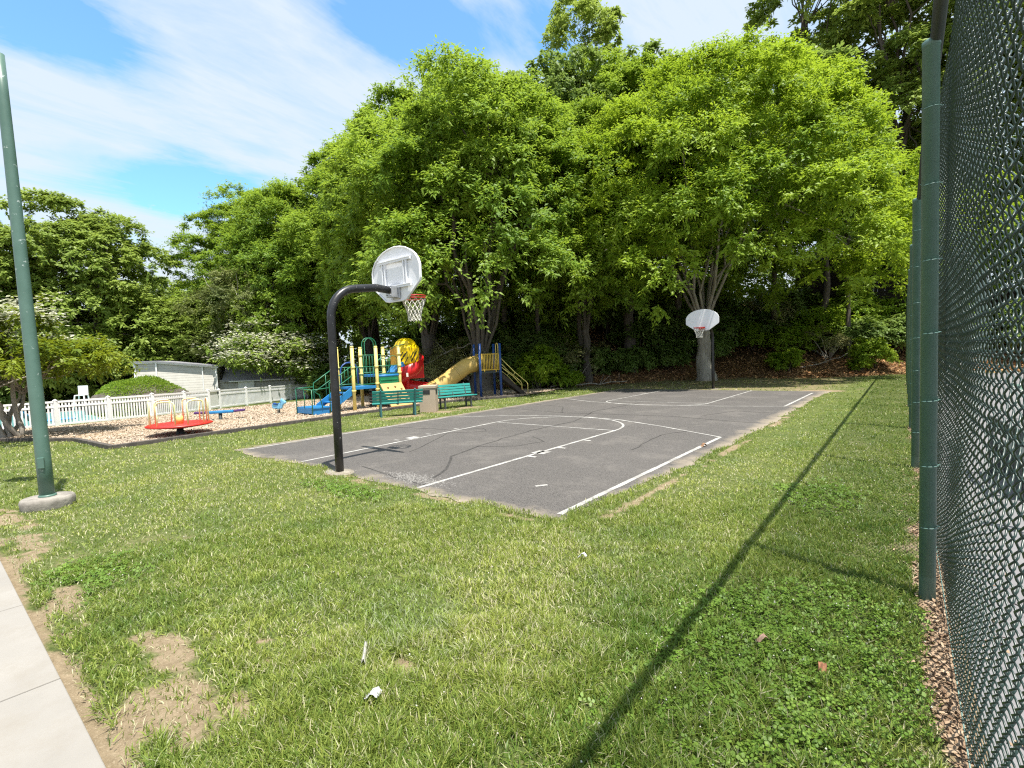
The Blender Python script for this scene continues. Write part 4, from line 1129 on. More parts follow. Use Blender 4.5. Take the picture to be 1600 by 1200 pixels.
def chain(y0, y1, D, rad, sides, xm, e, mid):
    """woven mesh: each wire is a flattened zig-zag spiral hooked into its neighbours"""
    hw = D / 2; npk = int((y1 - y0) / hw); nz = int((HF - .06) / hw)
    k = np.arange(nz + 1)
    V, F = [], []; off = 0
    tt = []; zz_ = []; xx_ = []
    # sub-points per half period: corner roundings
    for j in range(nz):
        for s in ((.0, .18, .5, .82) if mid else (.0, .5)):
            f = j + s
            ph = j % 2
            tri = (s if ph == 0 else 1 - s)
            tri = .5 - .5 * math.cos(PI * tri) * (1 - .12) - .12 * (.5 - tri) * 0
            tri = .5 + (tri - .5)
            lin = (s if ph == 0 else 1 - s)
            yv = .55 * lin + .45 * tri
            tt.append(yv); zz_.append(.05 + f * hw); xx_.append(e * math.sin(PI * s) * (1 if ph == 0 else -1))
    tt, zz_, xx_ = np.array(tt), np.array(zz_), np.array(xx_)
    m_ = len(tt)
    ring = np.array([(math.cos(2 * PI * i / sides), math.sin(2 * PI * i / sides)) for i in range(sides)])
    jit = np.random.default_rng(int(y0 * 100))
    for i in range(npk):
        yl = y0 + i * hw + jit.normal(0, hw * .035)
        over = hw * .07
        par = i % 2
        t_ = tt if par == 0 else 1 - tt
        # neighbours share knuckles at the column between them
        yy = yl - over + (hw + 2 * over) * t_
        sag = .006 * math.sin(yl * 1.7) + .004 * np.sin(zz_ * 2.1 + yl * 3)
        zj = zz_ + jit.normal(0, hw * .05) + .012 * np.sin(yl * .9 + zz_ * .8)
        Pc = np.stack([xm + xx_ * (1 if par == 0 else -1) + sag, yy, zj], -1)
        T = unit(np.gradient(Pc, axis=0))
        ax = np.cross(T, np.array([1., 0, 0])); ax = unit(ax); bx = np.cross(T, ax)
        vv = Pc[:, None] + (ax[:, None] * ring[None, :, :1] + bx[:, None] * ring[None, :, 1:]) * rad
        V.append(vv.reshape(-1, 3))
        a = np.arange(m_ - 1)[:, None] * sides + np.arange(sides)[None]
        bb = np.arange(m_ - 1)[:, None] * sides + (np.arange(sides)[None] + 1) % sides
        F.append(np.stack([a, bb, bb + sides, a + sides], -1).reshape(-1, 4) + off)
        off += m_ * sides
    return np.concatenate(V), np.concatenate(F)
v1, f1 = chain(.25, 7.0, .0900, .0030, 5, .142, .0095, True)
v2, f2 = chain(7.0, 35.2, .135, .0036, 4, .142, .006, False)
np_mesh('mesh', np.concatenate([v1, v2]), np.concatenate([f1, f2 + len(v1)]), WIRE, t, smooth=True)

# tennis court behind the mesh
m, nt, b, out = new_mat('tennis surface')
v = coords(nt)
c = mixrgb(nt, ramp(nt, noise(nt, .5, 6, .6, v), [(.35, 0.), (.65, 1.)]), (.155, .15, .155), (.19, .185, .188))
sp_ = N(nt, 'ShaderNodeSeparateXYZ'); nt.links.new(v, sp_.inputs[0])
ins = math_(nt, 'MULTIPLY', math_(nt, 'LESS_THAN', math_(nt, 'ABSOLUTE', math_(nt, 'SUBTRACT', sp_.outputs[0], 8.2)), 5.5), math_(nt, 'LESS_THAN', math_(nt, 'ABSOLUTE', math_(nt, 'SUBTRACT', sp_.outputs[1], 15.5)), 11.9))
c = mixrgb(nt, ins, c, (.085, .16, .13))
c = mixrgb(nt, ramp(nt, noise(nt, 60, 4, .7, v), [(.5, 0.), (.65, .4)]), c, (.27, .26, .26))
nt.links.new(c, b.inputs['Base Color']); b.inputs['Roughness'].default_value = .9
tc = MB(); tc.add([(.40, -6, .006), (17, -6, .006), (17, 36.5, .006), (-.37, 36.5, .006)], [(0, 1, 2, 3)])
tag(tc.build('tennis_court', m), 'pale hard court with green playing area behind the mesh', 'tennis court', kind='structure')
S = Strips()
for a_, b_ in (((2.7, 3.6), (2.7, 27.4)), ((13.7, 3.6), (13.7, 27.4)), ((4.1, 3.6), (4.1, 27.4)), ((2.7, 3.6), (13.7, 3.6)), ((2.7, 27.4), (13.7, 27.4)), ((4.1, 9.1), (12.3, 9.1)), ((4.1, 21.9), (12.3, 21.9)), ((8.2, 9.1), (8.2, 21.9))):
    S.add([a_, b_], .05, .011)
tag(S.build('tennis_line', LINE), 'white lines of the tennis court', 'court lines', kind='structure')
t = thing('tennis_net', 'dark tennis net seen through the green mesh', 'tennis net', (8.2, 15.5, 0))
mb = MB(); mb.tube([(-6.4, 0, 0), (-6.4, 0, 1.07)], .04, 10); mb.build('post', DARKLEG, t)
mb = MB(); mb.tube([(6.4, 0, 0), (6.4, 0, 1.07)], .04, 10); mb.build('post', DARKLEG, t)
mb = MB(); mb.box((0, 0, .52), (12.7, .012, .86)); mb.build('netting', DARK, t)
mb = MB(); mb.box((0, 0, .99), (12.7, .02, .06)); mb.build('tape', NETM, t)
t = thing('court_bench', 'low dark bench just beyond the nearest mesh fence post', 'bench', (.98, 8.4, 0), .1)
mb = MB(); mb.box((0, 0, .43), (.32, 1.5, .05)); mb.box((-.19, 0, .70), (.03, 1.5, .18)); mb.build('seat', DARKLEG, t, bevel=.006)
for yy in (-.6, .6):
    mb = MB(); mb.box((0, yy, .2), (.30, .05, .40)); mb.box((-.19, yy, .4), (.04, .05, .75)); mb.build('leg', DARKLEG, t)

# green notice behind the mesh
t = thing('notice_board', 'dark green notice with white lettering behind the mesh', 'sign', (1.22, 6.4, 0), R(-38))
mb = MB(); mb.tube([(0, .02, 0), (0, .02, 2.55)], .025, 10); mb.build('post', FENCEP, t)
mb = MB(); mb.box((0, 0, 2.22), (.62, .015, .46)); pn = mb.build('panel', paint('dark green sign', (.012, .035, .026), (.016, .042, .03), .5, 4), t)
cu = bpy.data.curves.new('text', 'FONT'); cu.body = 'KEEP'; cu.size = .17; cu.extrude = .002; cu.align_x = 'CENTER'
lo = bpy.data.objects.new('text', cu); COL.objects.link(lo); bpy.context.view_layer.update()
me = bpy.data.meshes.new_from_object(lo.evaluated_get(bpy.context.evaluated_depsgraph_get())); bpy.data.objects.remove(lo)
lo = bpy.data.objects.new('lettering', me); COL.objects.link(lo); lo.location = (0, -.012, 2.25); lo.rotation_euler = (PI / 2, 0, 0); lo.parent = pn
me.materials.clear(); me.materials.append(NETM)

# dark wall on top of the bank
x0, y0 = -6.3, 41.4
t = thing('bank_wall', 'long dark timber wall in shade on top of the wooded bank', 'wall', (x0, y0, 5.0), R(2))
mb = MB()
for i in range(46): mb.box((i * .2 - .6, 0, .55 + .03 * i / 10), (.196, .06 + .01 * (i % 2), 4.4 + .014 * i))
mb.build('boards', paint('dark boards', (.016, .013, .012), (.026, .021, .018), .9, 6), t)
mb = MB(); mb.beam((-.9, -.02, 2.76), (8.8, -.02, 3.25), .16, .07); mb.build('cap_rail', paint('dark cap', (.02, .017, .016), (.03, .026, .024), .9, 6), t)

# ------------------------------------------------------------------ timber edging of the play surface
ED = [(-21.5, .9), (-19.3, 1.7), (-17.35, 2.72), (-14.62, 2.92), (-14.98, 8.0), (-15.22, 11.4), (-15.26, 14.2), (-13.95, 17.5)]
ED_L = ['timber edging piece beside the crooked dogwood stems', 'timber edging piece in front of the dogwood', 'timber edging piece at the near corner of the play area', 'long timber edging in front of the merry go round',
        'timber edging piece between the black hoop pole and the bench', 'timber edging piece behind the trash bin', 'timber edging piece in front of the slide tower']
for i, (a_, b_) in enumerate(zip(ED[:-1], ED[1:])):
    mb = MB(); za, zb = tz(*a_), tz(*b_)
    p, q_ = Vector((*a_, za + .045)), Vector((*b_, zb + .045)); dd = (q_ - p).normalized() * .012
    mb.beam(p + dd, q_ - dd, .11, .11)
    tag(mb.build('edging_timber', TIMBER, bevel=.012), ED_L[i], 'edging', 'timbers edging the play surface')

# ------------------------------------------------------------------ benches and bin
def make_bench(label, loc, rz, legm):
    """local +y is the side one sits facing"""
    t = thing('park_bench', label, 'bench', (loc[0], loc[1], 0), rz, 'teal slatted benches beside the court')
    mb = MB()
    for i in range(4): mb.box((0, -.06 + i * .105, .43 + .008 * (i == 3)), (1.62, .092, .035))
    mb.build('seat', TEAL, t, bevel=.006)
    mb = MB()
    for i in range(4): mb.box((0, -.145 - .026 * i, .53 + i * .098), (1.62, .03, .082), rx=R(15))
    mb.build('backrest', TEAL, t, bevel=.006)
    for sx in (-.55, .55):
        mb = MB()
        mb.beam((sx, -.10, 0), (sx, -.125, .45), .06, .055, up=(1, 0, 0)); mb.beam((sx, -.128, .45), (sx, -.265, .90), .06, .045, up=(1, 0, 0))
        mb.beam((sx, .27, 0), (sx, .24, .40), .06, .055, up=(1, 0, 0)); mb.beam((sx, -.12, .395), (sx, .30, .395), .058, .05)
        mb.build('leg', legm, t, bevel=.005)
    mb = MB(); mb.beam((0, -.10, .40), (0, -.28, .86), .05, .03, up=(1, 0, 0)); mb.beam((0, -.10, .398), (0, .30, .398), .05, .035); mb.build('brace', legm, t)
    return t
def face(dx, dy): return math.atan2(dy, dx) - PI / 2
b1 = make_bench('teal bench seen from behind, left of the trash bin', (-13.32, 10.2), face(-.86, .52), TEALLEG)
b2 = make_bench('teal bench facing the court, right of the trash bin', (-13.42, 12.9), face(.97, -.25), DARKLEG)

t = thing('trash_bin', 'square tan speckled concrete trash bin between the benches', 'bin', (-13.32, 11.55, 0), R(38))
mb = MB(); mb.box((0, 0, .41), (.56, .56, .82)); mb.build('body', TANM, t, bevel=.012)
mb = MB(); mb.box((0, 0, .875), (.60, .60, .10)); mb.build('lid', TANM, t, bevel=.015)
mb = MB(); mb.box((.285, -.02, .70), (.012, .24, .14)); mb.box((-.02, -.285, .70), (.24, .012, .14)); mb.build_each('opening', DARK, t)

# ------------------------------------------------------------------ merry go round, balance beam, spring rider
BARY = paint('pale cream yellow bars', (.84, .84, .46), (.78, .76, .38), .5, 9)
t = thing('merry_go_round', 'red merry go round with pale yellow grab bars', 'merry-go-round', (-15.6, 4.62, 0), .3)
tilt = R(2.0)
mb = MB(); mb.lathe([(.16, .0), (.10, .10), (.07, .22)], n=16); mb.build('pivot', DARKLEG, t)
mb = MB(); mb.lathe([(.15, .235), (.30, .225), (.75, .285), (.78, .30), (.78, .325), (.74, .345), (.1, .348)], n=40); mb.build('platform', RED, t)
mb = MB(); mb.lathe([(.09, .34), (.09, .52), (.05, .56)], n=14); mb.build('hub', YELPALE, t)
for i in range(6):
    a = 2 * PI * i / 6
    c0 = Vector((math.cos(a), math.sin(a), 0)); s0 = Vector((-math.sin(a), math.cos(a), 0))
    p = []
    p.append(c0 * .66 - s0 * .22 + Vector((0, 0, .34)))
    p.append(c0 * .66 - s0 * .22 + Vector((0, 0, .88)))
    for k in np.linspace(0, PI, 9): p.append(c0 * .66 - s0 * .22 * math.cos(k) + Vector((0, 0, .88 + .10 * math.sin(k) ** .6)))
    p.append(c0 * .66 + s0 * .22 + Vector((0, 0, .34)))
    mb = MB(); mb.tube(p, .019, 8); mb.build('grab_bar', BARY, t)

t = thing('seesaw', 'low blue and purple seesaw board on a short post', 'seesaw', (-18.5, 6.7, 0), R(62)); t.scale = (.66, .8, .85)
mb = MB(); mb.lathe([(.12, 0), (.09, .05), (.08, .30)], n=14); mb.build('post', DARKLEG, t)
mb = MB(); mb.beam((-.62, 0, .36), (.62, 0, .36), .24, .11); mb.build('board', BLUEP, t, bevel=.03)
for sx in (-1, 1):
    mb = MB(); mb.beam((sx * .63, 0, .365), (sx * 1.15, 0, .385), .27, .09); mb.build('seat', PURPLE, t, bevel=.03)

t = thing('spring_rider', 'pale blue spring rider shaped like a small horse', 'spring rider', (-18.4, 8.65, 0), R(30)); t.scale = (.72, .72, .72)
mb = MB(); mb.tube([(.07 * math.cos(a), .07 * math.sin(a), .02 + .24 * a / (10 * PI)) for a in np.linspace(0, 10 * PI, 90)], .016, 6); mb.build('spring', DARKLEG, t)
mb = MB()
prof = [(-.34, .02), (-.30, -.10), (-.10, -.14), (.12, -.13), (.22, -.10), (.25, .02), (.33, .12), (.42, .14), (.45, .22), (.36, .31), (.26, .36), (.22, .42), (.17, .36), (.12, .20), (.02, .12), (-.14, .10), (-.24, .16), (-.32, .14)]
mb.prism(prof, (0, -.07, .42), (1, 0, 0), (0, 0, 1), (0, .14, 0)); mb.build('body', LBLUE, t, bevel=.035)
mb = MB(); mb.prism([(-.20, .10), (-.05, .10), (.06, .14), (.02, .17), (-.12, .135), (-.24, .20), (-.27, .17)], (0, -.10, .42), (1, 0, 0), (0, 0, 1), (0, .20, 0)); mb.build('saddle', BLUED, t, bevel=.01)
mb = MB(); mb.tube([(.20, -.17, .66), (.20, .17, .66)], .016, 8); mb.build('handle', DARKLEG, t)
mb = MB(); mb.tube([(-.05, -.17, .34), (-.05, .17, .34)], .018, 8); mb.build('footrest', DARKLEG, t)

# ------------------------------------------------------------------ climbing frame (two decks, stairs, spiral slide)
X0, Y0, s = -16.23, 10.47, 1.04
t = thing('climbing_frame', 'play structure with yellow posts, blue stairs, and a red spiral slide', 'play structure', (X0, Y0, 0))
# local: +y along the row of decks, -x away from the court
posts = [(0, 0), (-s, 0), (0, s), (-s, s), (0, 2.13), (-s, 2.13)]
for x, y in posts:
    mb = MB(); mb.tube([(x, y, -.1), (x, y, 2.40)], .064, 16); mb.lathe([(.066, 2.37), (.066, 2.41), (.05, 2.43)], (x, y, 0), 16); p = mb.build('post', YELPALE, t)
    mb = MB()
    for z in ((.76, 1.64) if y < 1 else (.84, 1.36, 1.64, 2.1) if (x, y) != (0, s) else (.76, .98, 1.64)): mb.lathe([(.064, z - .035), (.082, z - .03), (.082, z + .03), (.064, z + .035)], (x, y, 0), 16)
    mb.build_each('clamp', YELPALE, p)
mb = MB(); mb.box((-s / 2, s / 2, .86), (s - .1, s - .1, .09)); mb.box((.0, s / 2, .86), (.03, s - .13, .11)); mb.build('deck', BLUEP, t, bevel=.008)
mb = MB(); mb.box((-s / 2, s + .545, 1.28), (s + .02, .96, .10)); mb.build('deck', BLUEP, t, bevel=.008)
def railing(p0, p1, z0, z1, n, mat, r=.017, rb=.011):
    mb = MB(); p0, p1 = Vector((*p0, 0)), Vector((*p1, 0))
    for z in (z0, z1): mb.tube([p0 + Vector((0, 0, z)), p1 + Vector((0, 0, z))], r, 7)
    for i in range(1, n):
        q_ = p0.lerp(p1, i / n); mb.tube([q_ + Vector((0, 0, z0)), q_ + Vector((0, 0, z1))], rb, 6)
    return mb.build('railing', mat, t)
railing((0, 0), (0, s), .98, 1.64, 7, TEALG); railing((-s, 0), (-s, s), .98, 1.64, 7, TEALG)
railing((-s, s), (-s, 2.13), 1.40, 2.10, 8, TEALG); railing((0, s), (0, 2.13), 1.34, 1.66, 2, TEALG)
# stairs up to the low deck
mb = MB()
for i in range(4): mb.box((-s / 2, -.14 - i * .235, .70 - i * .155), (s - .22, .25, .045))
mb.build_each('stair_tread', BLUEP, t)
mb = MB()
for x in (-.07, -s + .07): mb.prism([(-.02, .62), (-.02, .93), (-.98, .34), (-.98, .08)], (x - .02, 0, 0), (0, 1, 0), (0, 0, 1), (.04, 0, 0))
mb.build_each('stair_stringer', BLUEP, t, bevel=.006)
mb = MB(); mb.box((-s / 2, -1.34, .28), (s + .05, .66, .05)); mb.box((-.02, -1.34, .15), (.035, .62, .24)); mb.box((-s / 2, -1.66, .18), (s, .03, .18)); mb.build('step_platform', BLUEP, t, bevel=.006)
mb = MB()
for x in (.02, -s - .02):
    mb.tube([(x, -1.0, .05), (x, -1.0, 1.12), (x, -.02, 1.72)], .018, 7); mb.tube([(x, -1.0, .78), (x, -.02, 1.36)], .016, 7); mb.tube([(x, -.5, .62), (x, -.5, 1.42)], .013, 6)
mb.build_each('handrail', TEALG, t)
mb = MB()
mb.tube([(-s - .02, -1.68, 0), (-s - .02, -1.68, .98), (-s - .02, -1.02, .98)], .019, 7); mb.tube([(.03, -1.68, 0), (.03, -1.68, .92), (.03, -1.40, .74), (.03, -1.30, .28)], .018, 7)
mb.tube([(-s - .02, -1.68, .98), (.03, -1.68, .92)], .017, 7); mb.tube([(-s * .5, -1.68, .95), (-s * .45, -1.68, .6), (-s * .5, -1.68, .3)], .015, 6); mb.tube([(.03, -1.02, .96), (.03, -1.68, .92)], .017, 7)
mb.build_each('handrail', TEALG, t)
# arch ladder behind the decks, bubble panel and tunnel panel
mb = MB()
for dy in (0, .12):
    mb.tube([(-s - .05, s + .12 + dy, .9), (-s - .05, s + .12 + dy, 2.52)] + [(-s - .05, s + .40 + dy - .28 * math.cos(k), 2.52 + .28 * math.sin(k)) for k in np.linspace(0, PI, 8)] + [(-s - .05, s + .68 + dy, 1.35)], .018, 7)
mb.tube([(-.05, s + .1, 1.3), (-.05, s + .1, 1.80)] + [(-.05, s + .30 - .2 * math.cos(k), 1.80 + .15 * math.sin(k)) for k in np.linspace(0, PI, 7)] + [(-.05, s + .5, 1.3)], .017, 7)
mb.build_each('hand_loop', TEALG, t)
mb = MB(); mb.box((.0, s + .545, 1.05), (.05, .92, .34)); mb.box((.03, s + .545, 1.10), (.03, .80, .06)); mb.box((.03, s + .545, .96), (.03, .80, .05))
mb.prism([(-.46, .22), (.46, .22), (.28, -.18), (-.46, -.18)], (-.02, s + .545, .84), (0, 1, 0), (0, 0, 1), (.05, 0, 0)); mb.build('panel', GPLAS, t, bevel=.012)
mb = MB(); mb.tube([(-.02, s + .07, 1.255), (-.02, s + 1.02, 1.255)], .06, 12); mb.build('deck_edge', BLUEP, t)
mb = MB(); mb.tube([(-s, .12, .95), (-s, .12, 1.50)] + [(-s, .5 - .38 * math.cos(k), 1.50 + .33 * math.sin(k)) for k in np.linspace(0, PI, 9)] + [(-s, .88, .95)], .03, 8); mb.build('hand_loop', BLUED, t)
mb = MB()
for i in range(6): mb.tube([(-.55 + .16 * math.cos(a), s + .20 + .16 * math.sin(a), .12 + i * .115) for a in np.linspace(0, 2 * PI, 15)[:-1]], .033, 7, closed=True)
mb.build_each('tyre', DARK, t)
mb = MB(); mb.box((-.75, s + .75, .42), (.05, .62, .80)); mb.build('panel', BLUED, t)
# leaning tan climbing wall
mb = MB(); mb.prism([(0, 0), (1.02, 0), (1.02, 1.08), (0, 1.08)], (.10, s + .03, .93), (0, 1, 0), (.60, 0, -.80), (.045, 0, .033)); cw = mb.build('climbing_wall', TAN, t, bevel=.008)
mb = MB()
for a_, b_ in ((.25, .2), (.6, .18), (.85, .3), (.4, .42), (.7, .5), (.2, .6), (.55, .72), (.85, .78), (.3, .88)):
    o_ = Vector((.10, s + .03, .93)) + Vector((0, 1, 0)) * a_ + Vector((.60, 0, -.80)) * b_ + Vector((.06, 0, .045))
    mb.lathe([(.045, -.02), (.04, .015), (.015, .03)], tuple(o_), 8)
mb.build_each('hand_hold', paint('hand hold', (.42, .27, .12), (.35, .22, .1), .6, 9), cw)
# blue steps up to the slide
mb = MB(); mb.prism([(.0, 0), (.55, 0), (.55, .42), (.38, .42)], (-.30, 2.12, 1.36), (0, 1, 0), (0, 0, 1), (-.55, 0, 0)); mb.build('entry_step', BLUEP, t, bevel=.02)
mb = MB(); mb.tube([(-.15, 1.75, 1.36), (-.15, 1.75, 1.92)] + [(-.15, 1.95 - .2 * math.cos(k), 1.92 + .12 * math.sin(k)) for k in np.linspace(0, PI, 7)] + [(-.15, 2.15, 1.36)], .016, 7)
mb.tube([(-s, 2.13, 2.1), (-s * .6, 2.45, 2.45), (-.2, 2.6, 2.5)], .016, 7); mb.build_each('hand_loop', TEALG, t)
# spiral slide: hooded yellow turret over a red helical chute
cx_, cy_ = -.66, 3.02
mb = MB()
k8 = [2 * PI * (i + .5) / 8 for i in range(8)]
rings = [(.54, 1.62), (.60, 1.70), (.60, 2.34), (.56, 2.42), (.50, 2.46), (.40, 2.64), (.26, 2.74), (.08, 2.78)]
vs = [(cx_ + r * math.cos(a) * 1.0, cy_ + r * math.sin(a), z) for r, z in rings for a in k8]
fs = []
for i in range(len(rings) - 1):
    for j in range(8):
        if i in (0, 1, 2) and j in (4, 5): continue
        j2 = (j + 1) % 8; fs.append((i * 8 + j, i * 8 + j2, (i + 1) * 8 + j2, (i + 1) * 8 + j))
fs.append(tuple((len(rings) - 1) * 8 + j for j in range(8)))
mb.add(vs, fs); hood = mb.build('hood', YELP2, t)
sd = hood.modifiers.new('wall', 'SOLIDIFY'); sd.thickness = .03
bv = hood.modifiers.new('edge', 'BEVEL'); bv.width = .03; bv.segments = 2
mb = MB()   # slanted slots in the hood faces towards the court
for fj in (7, 0, 6):
    a = (k8[fj] + k8[(fj + 1) % 8] + (2 * PI if fj == 7 else 0)) / 2
    nrm = Vector((math.cos(a), math.sin(a), 0)); tg = Vector((-math.sin(a), math.cos(a), 0))
    for q0, z0, ln_ in ((-.13, 2.06, .30), (-.05, 1.98, .36), (.05, 2.10, .25), (.08, 1.86, .26), (-.14, 1.86, .18)):
        c0 = Vector((cx_, cy_, 0)) + nrm * .564 + tg * q0 + Vector((0, 0, z0))
        mb.beam(c0 - (tg * .25 + Vector((0, 0, .42))).normalized() * ln_ / 2, c0 + (tg * .25 + Vector((0, 0, .42))).normalized() * ln_ / 2, .035, .008, up=nrm)
mb.build_each('slot', DARK, hood)
mb = MB(); mb.beam((cx_ - .25, cy_ - .60, 2.02), (cx_ + .28, cy_ - .60, 2.02), .04, .75, up=(0, 0, 1)); mb.build('side_panel', ORANGE, t)
# helical chute: open trough section swept down 1.1 turns
mb = MB(); NS = 46
sec = [(-.37, .40), (-.34, .08), (-.24, -.06), (-.08, -.12), (.10, -.12), (.26, -.06), (.36, .08), (.41, .52), (.37, .52), (.31, .10), (.22, -.02), (.08, -.07), (-.08, -.07), (-.21, -.01), (-.29, .10), (-.33, .40)]
vs, fs = [], []; k = len(sec)
for i in range(NS):
    u = i / (NS - 1)
    if u < .78:
        a = 1.9 - 5.15 * (u / .78); z = 1.66 - 1.12 * (u / .78)
        c0 = Vector((cx_ + .33 * math.cos(a), cy_ + .33 * math.sin(a), z)); ox = Vector((math.cos(a), math.sin(a), 0))
        last = (c0.copy(), Vector((math.sin(a), -math.cos(a), 0)), ox.copy())
    else:
        w_ = (u - .78) / .22
        dr = (last[1] * (1 - .5 * w_) + Vector((.55, .85, 0)) * .9 * w_).normalized()
        c0 = last[0] + dr * 1.35 * w_ + Vector((0, 0, -.28 * w_)); ox = Vector((-dr.y, dr.x, 0)) if last[2].dot(Vector((-dr.y, dr.x, 0))) > 0 else Vector((dr.y, -dr.x, 0))
    for a_, b_ in sec: vs.append(c0 + ox * a_ + Vector((0, 0, b_)))
for i in range(NS - 1):
    for j in range(k): fs.append((i * k + j, i * k + (j + 1) % k, (i + 1) * k + (j + 1) % k, (i + 1) * k + j))
fs += [tuple(range(k)), tuple(reversed(range((NS - 1) * k, NS * k)))]
mb.add(vs, fs, True); mb.build('spiral_slide', REDP, t)
mb = MB(); mb.tube([(cx_, cy_, 0), (cx_, cy_, 1.7)], .09, 14); mb.build('slide_post', REDP, t)
mb = MB(); mb.prism([(-.55, .0), (.60, .0), (.58, .75), (.2, .55), (-.35, .20)], (cx_ + .38, cy_, 1.06), (0, 1, 0), (0, 0, 1), (.05, 0, 0)); mb.build('slide_shield', REDP, t, bevel=.02)
mb = MB(); mb.prism([(0, 0), (.10, 0), (.10, .16), (0, .16)], (.075, 2.40, 1.16), (0, 1, 0), (0, 0, 1), (.01, 0, 0)); mb.build('notice_sticker', NETM, t)

# ------------------------------------------------------------------ slide tower with the yellow tube
t = thing('slide_tower', 'blue post slide tower with yellow railing and tube slide', 'slide tower', (-15.34, 16.41, 0), math.atan2(.8, .49))
# local +x runs along the front face (to the right in the photo), +y away from the camera
wA = .96
for x, y in ((0, 0), (wA, 0), (0, .98), (wA, .98)):
    mb = MB(); mb.tube([(x, y, -.1), (x, y, 2.46)], .058, 14); mb.build('post', BLUED, t)
mb = MB(); mb.box((wA / 2, .49, 1.16), (wA - .02, .96, .07)); mb.build('deck', DARKLEG, t)
mb = MB()
for z in (1.26, 1.98): mb.tube([(.04, -.01, z), (wA - .04, -.01, z)], .019, 8)
for i in range(12):
    x = .07 + i * (wA - .14) / 11
    mb.tube([(x, -.01, 1.26), (x, -.01, 1.98)], .019, 6)
for x in (.2, .75): mb.tube([(x, -.01, 1.16), (x, -.01, 1.26)], .02, 6)
mb.build('railing', YELP, t)
mb = MB()
for z in (1.26, 1.98): mb.tube([(.04, .99, z), (wA - .04, .99, z)], .019, 8)
for i in range(12):
    x = .07 + i * (wA - .14) / 11
    mb.tube([(x, .99, 1.26), (x, .99, 1.98)], .013, 6)
mb.build('railing', YELP, t)
mb = MB()
mb.tube([(wA - .02, .2, 1.2), (wA - .02, .2, 2.3)] + [(wA - .02, .38 - .18 * math.cos(k), 2.3 + .18 * math.sin(k)) for k in np.linspace(0, PI, 8)] + [(wA - .02, .56, 1.2)], .02, 8); mb.build('hand_loop', YELPALE, t)
mb = MB()   # tube slide running down to the left
pts = [(.02, .5, 1.55), (-.25, .5, 1.54), (-.55, .5, 1.44), (-.95, .5, 1.18), (-1.4, .5, .86), (-1.85, .5, .58), (-2.25, .5, .40), (-2.6, .5, .33)]
mb.tube(pts, .37, 24, cap=False)
tb_ = mb.build('tube_slide', TUBE, t)
sd = tb_.modifiers.new('wall', 'SOLIDIFY'); sd.thickness = .03
mb = MB()
for i in (1, 3, 5):
    p = Vector(pts[i]); d = (Vector(pts[i + 1]) - Vector(pts[i - 1])).normalized()
    mb.tube([p - d * .03, p + d * .03], .385, 24, cap=False)
mb.build_each('seam_ring', TUBE, tb_)
mb = MB(); mb.tube([(-2.05, .5, 0), (-2.05, .5, .2)], .05, 8); mb.build('support_leg', BLUED, t)
mb = MB()   # dark ladder ramp to the right with pale handrails
mb.prism([(wA + .02, 1.18), (wA + .02, .92), (wA + 1.12, .0), (wA + 1.36, .0)], (0, .14, 0), (1, 0, 0), (0, 0, 1), (0, .66, 0)); mb.build('ramp', paint('brown ramp', (.030, .022, .017), (.05, .04, .03), .8, 6), t)
for yy in (.08, .88):
    mb = MB(); mb.tube([(wA + .03, yy, 1.80), (wA + .70, yy, 1.12), (wA + 1.28, yy, .62), (wA + 1.34, yy, .52), (wA + 1.34, yy, -.02)], .02, 8)
    mb.tube([(wA + .03, yy, 1.40), (wA + .62, yy, .92), (wA + .72, yy, 1.10)], .018, 8); mb.tube([(wA + .62, yy, .92), (wA + 1.05, yy, .45)], .018, 8); mb.build('handrail', YELPALE, t)

# ------------------------------------------------------------------ white picket fence by the pool
FP = [(-26.6, -.2), (-26.3, 1.6), (-25.9, 3.55), (-25.75, 5.15), (-26.1, 6.75), (-27.0, 8.25), (-27.9, 9.6)]
FP2 = [(-28.6, 10.35), (-29.9, 12.25), (-31.2, 14.2), (-32.2, 16.0), (-33.0, 17.6)]
t = thing('picket_fence', 'white vinyl picket fence beside the play area', 'fence', (0, 0, 0))
def fence_run(pts, HP=1.0):
    for a_, b_ in zip(pts[:-1], pts[1:]):
        za, zb = tz(*a_), tz(*b_)
        p, q_ = Vector((*a_, za)), Vector((*b_, zb)); L = (q_ - p).length; d = (q_ - p) / L
        mb = MB()
        for z in (.10, HP - .22, HP - .03): mb.beam(p + Vector((0, 0, z)), q_ + Vector((0, 0, z)), .045, .075)
        n = int(L / .10)
        for i in range(1, n):
            c = p + d * (L * i / n)
            mb.box((c.x, c.y, c.z + .08 + (HP - .09) / 2), (.020, .054, HP - .13), rz=math.atan2(d.y, d.x) - PI / 2)
        mb.build('picket_panel', VINYL, t)
    for a_ in pts:
        z = tz(*a_); mb = MB(); mb.box((a_[0], a_[1], z + .50), (.115, .115, 1.06), rz=.3)
        po = mb.build('post', VINYL, t)
        mb = MB(); mb.add([(a_[0] + sx * .07, a_[1] + sy * .07, z + 1.03) for sx, sy in ((-1, -1), (1, -1), (1, 1), (-1, 1))] + [(a_[0], a_[1], z + 1.085)], [(0, 3, 2, 1), (0, 1, 4), (1, 2, 4), (2, 3, 4), (3, 0, 4)]); mb.build('cap', VINYL, po)
fence_run(FP); fence_run(FP2)
a_, b_ = Vector((*FP[-1], 0)), Vector((*FP2[0], 0))
mb = MB(); c = (a_ + b_) / 2; zg = tz(c.x, c.y)
t2 = thing('fence_gate', 'solid white gate panel in the picket fence behind the merry go round', 'gate', (c.x, c.y, zg), math.atan2(b_.y - a_.y, b_.x - a_.x))
mb.box((0, 0, .52), ((b_ - a_).length - .16, .04, .96)); mb.build('panel', VINYL, t2, bevel=.005)
mb = MB()
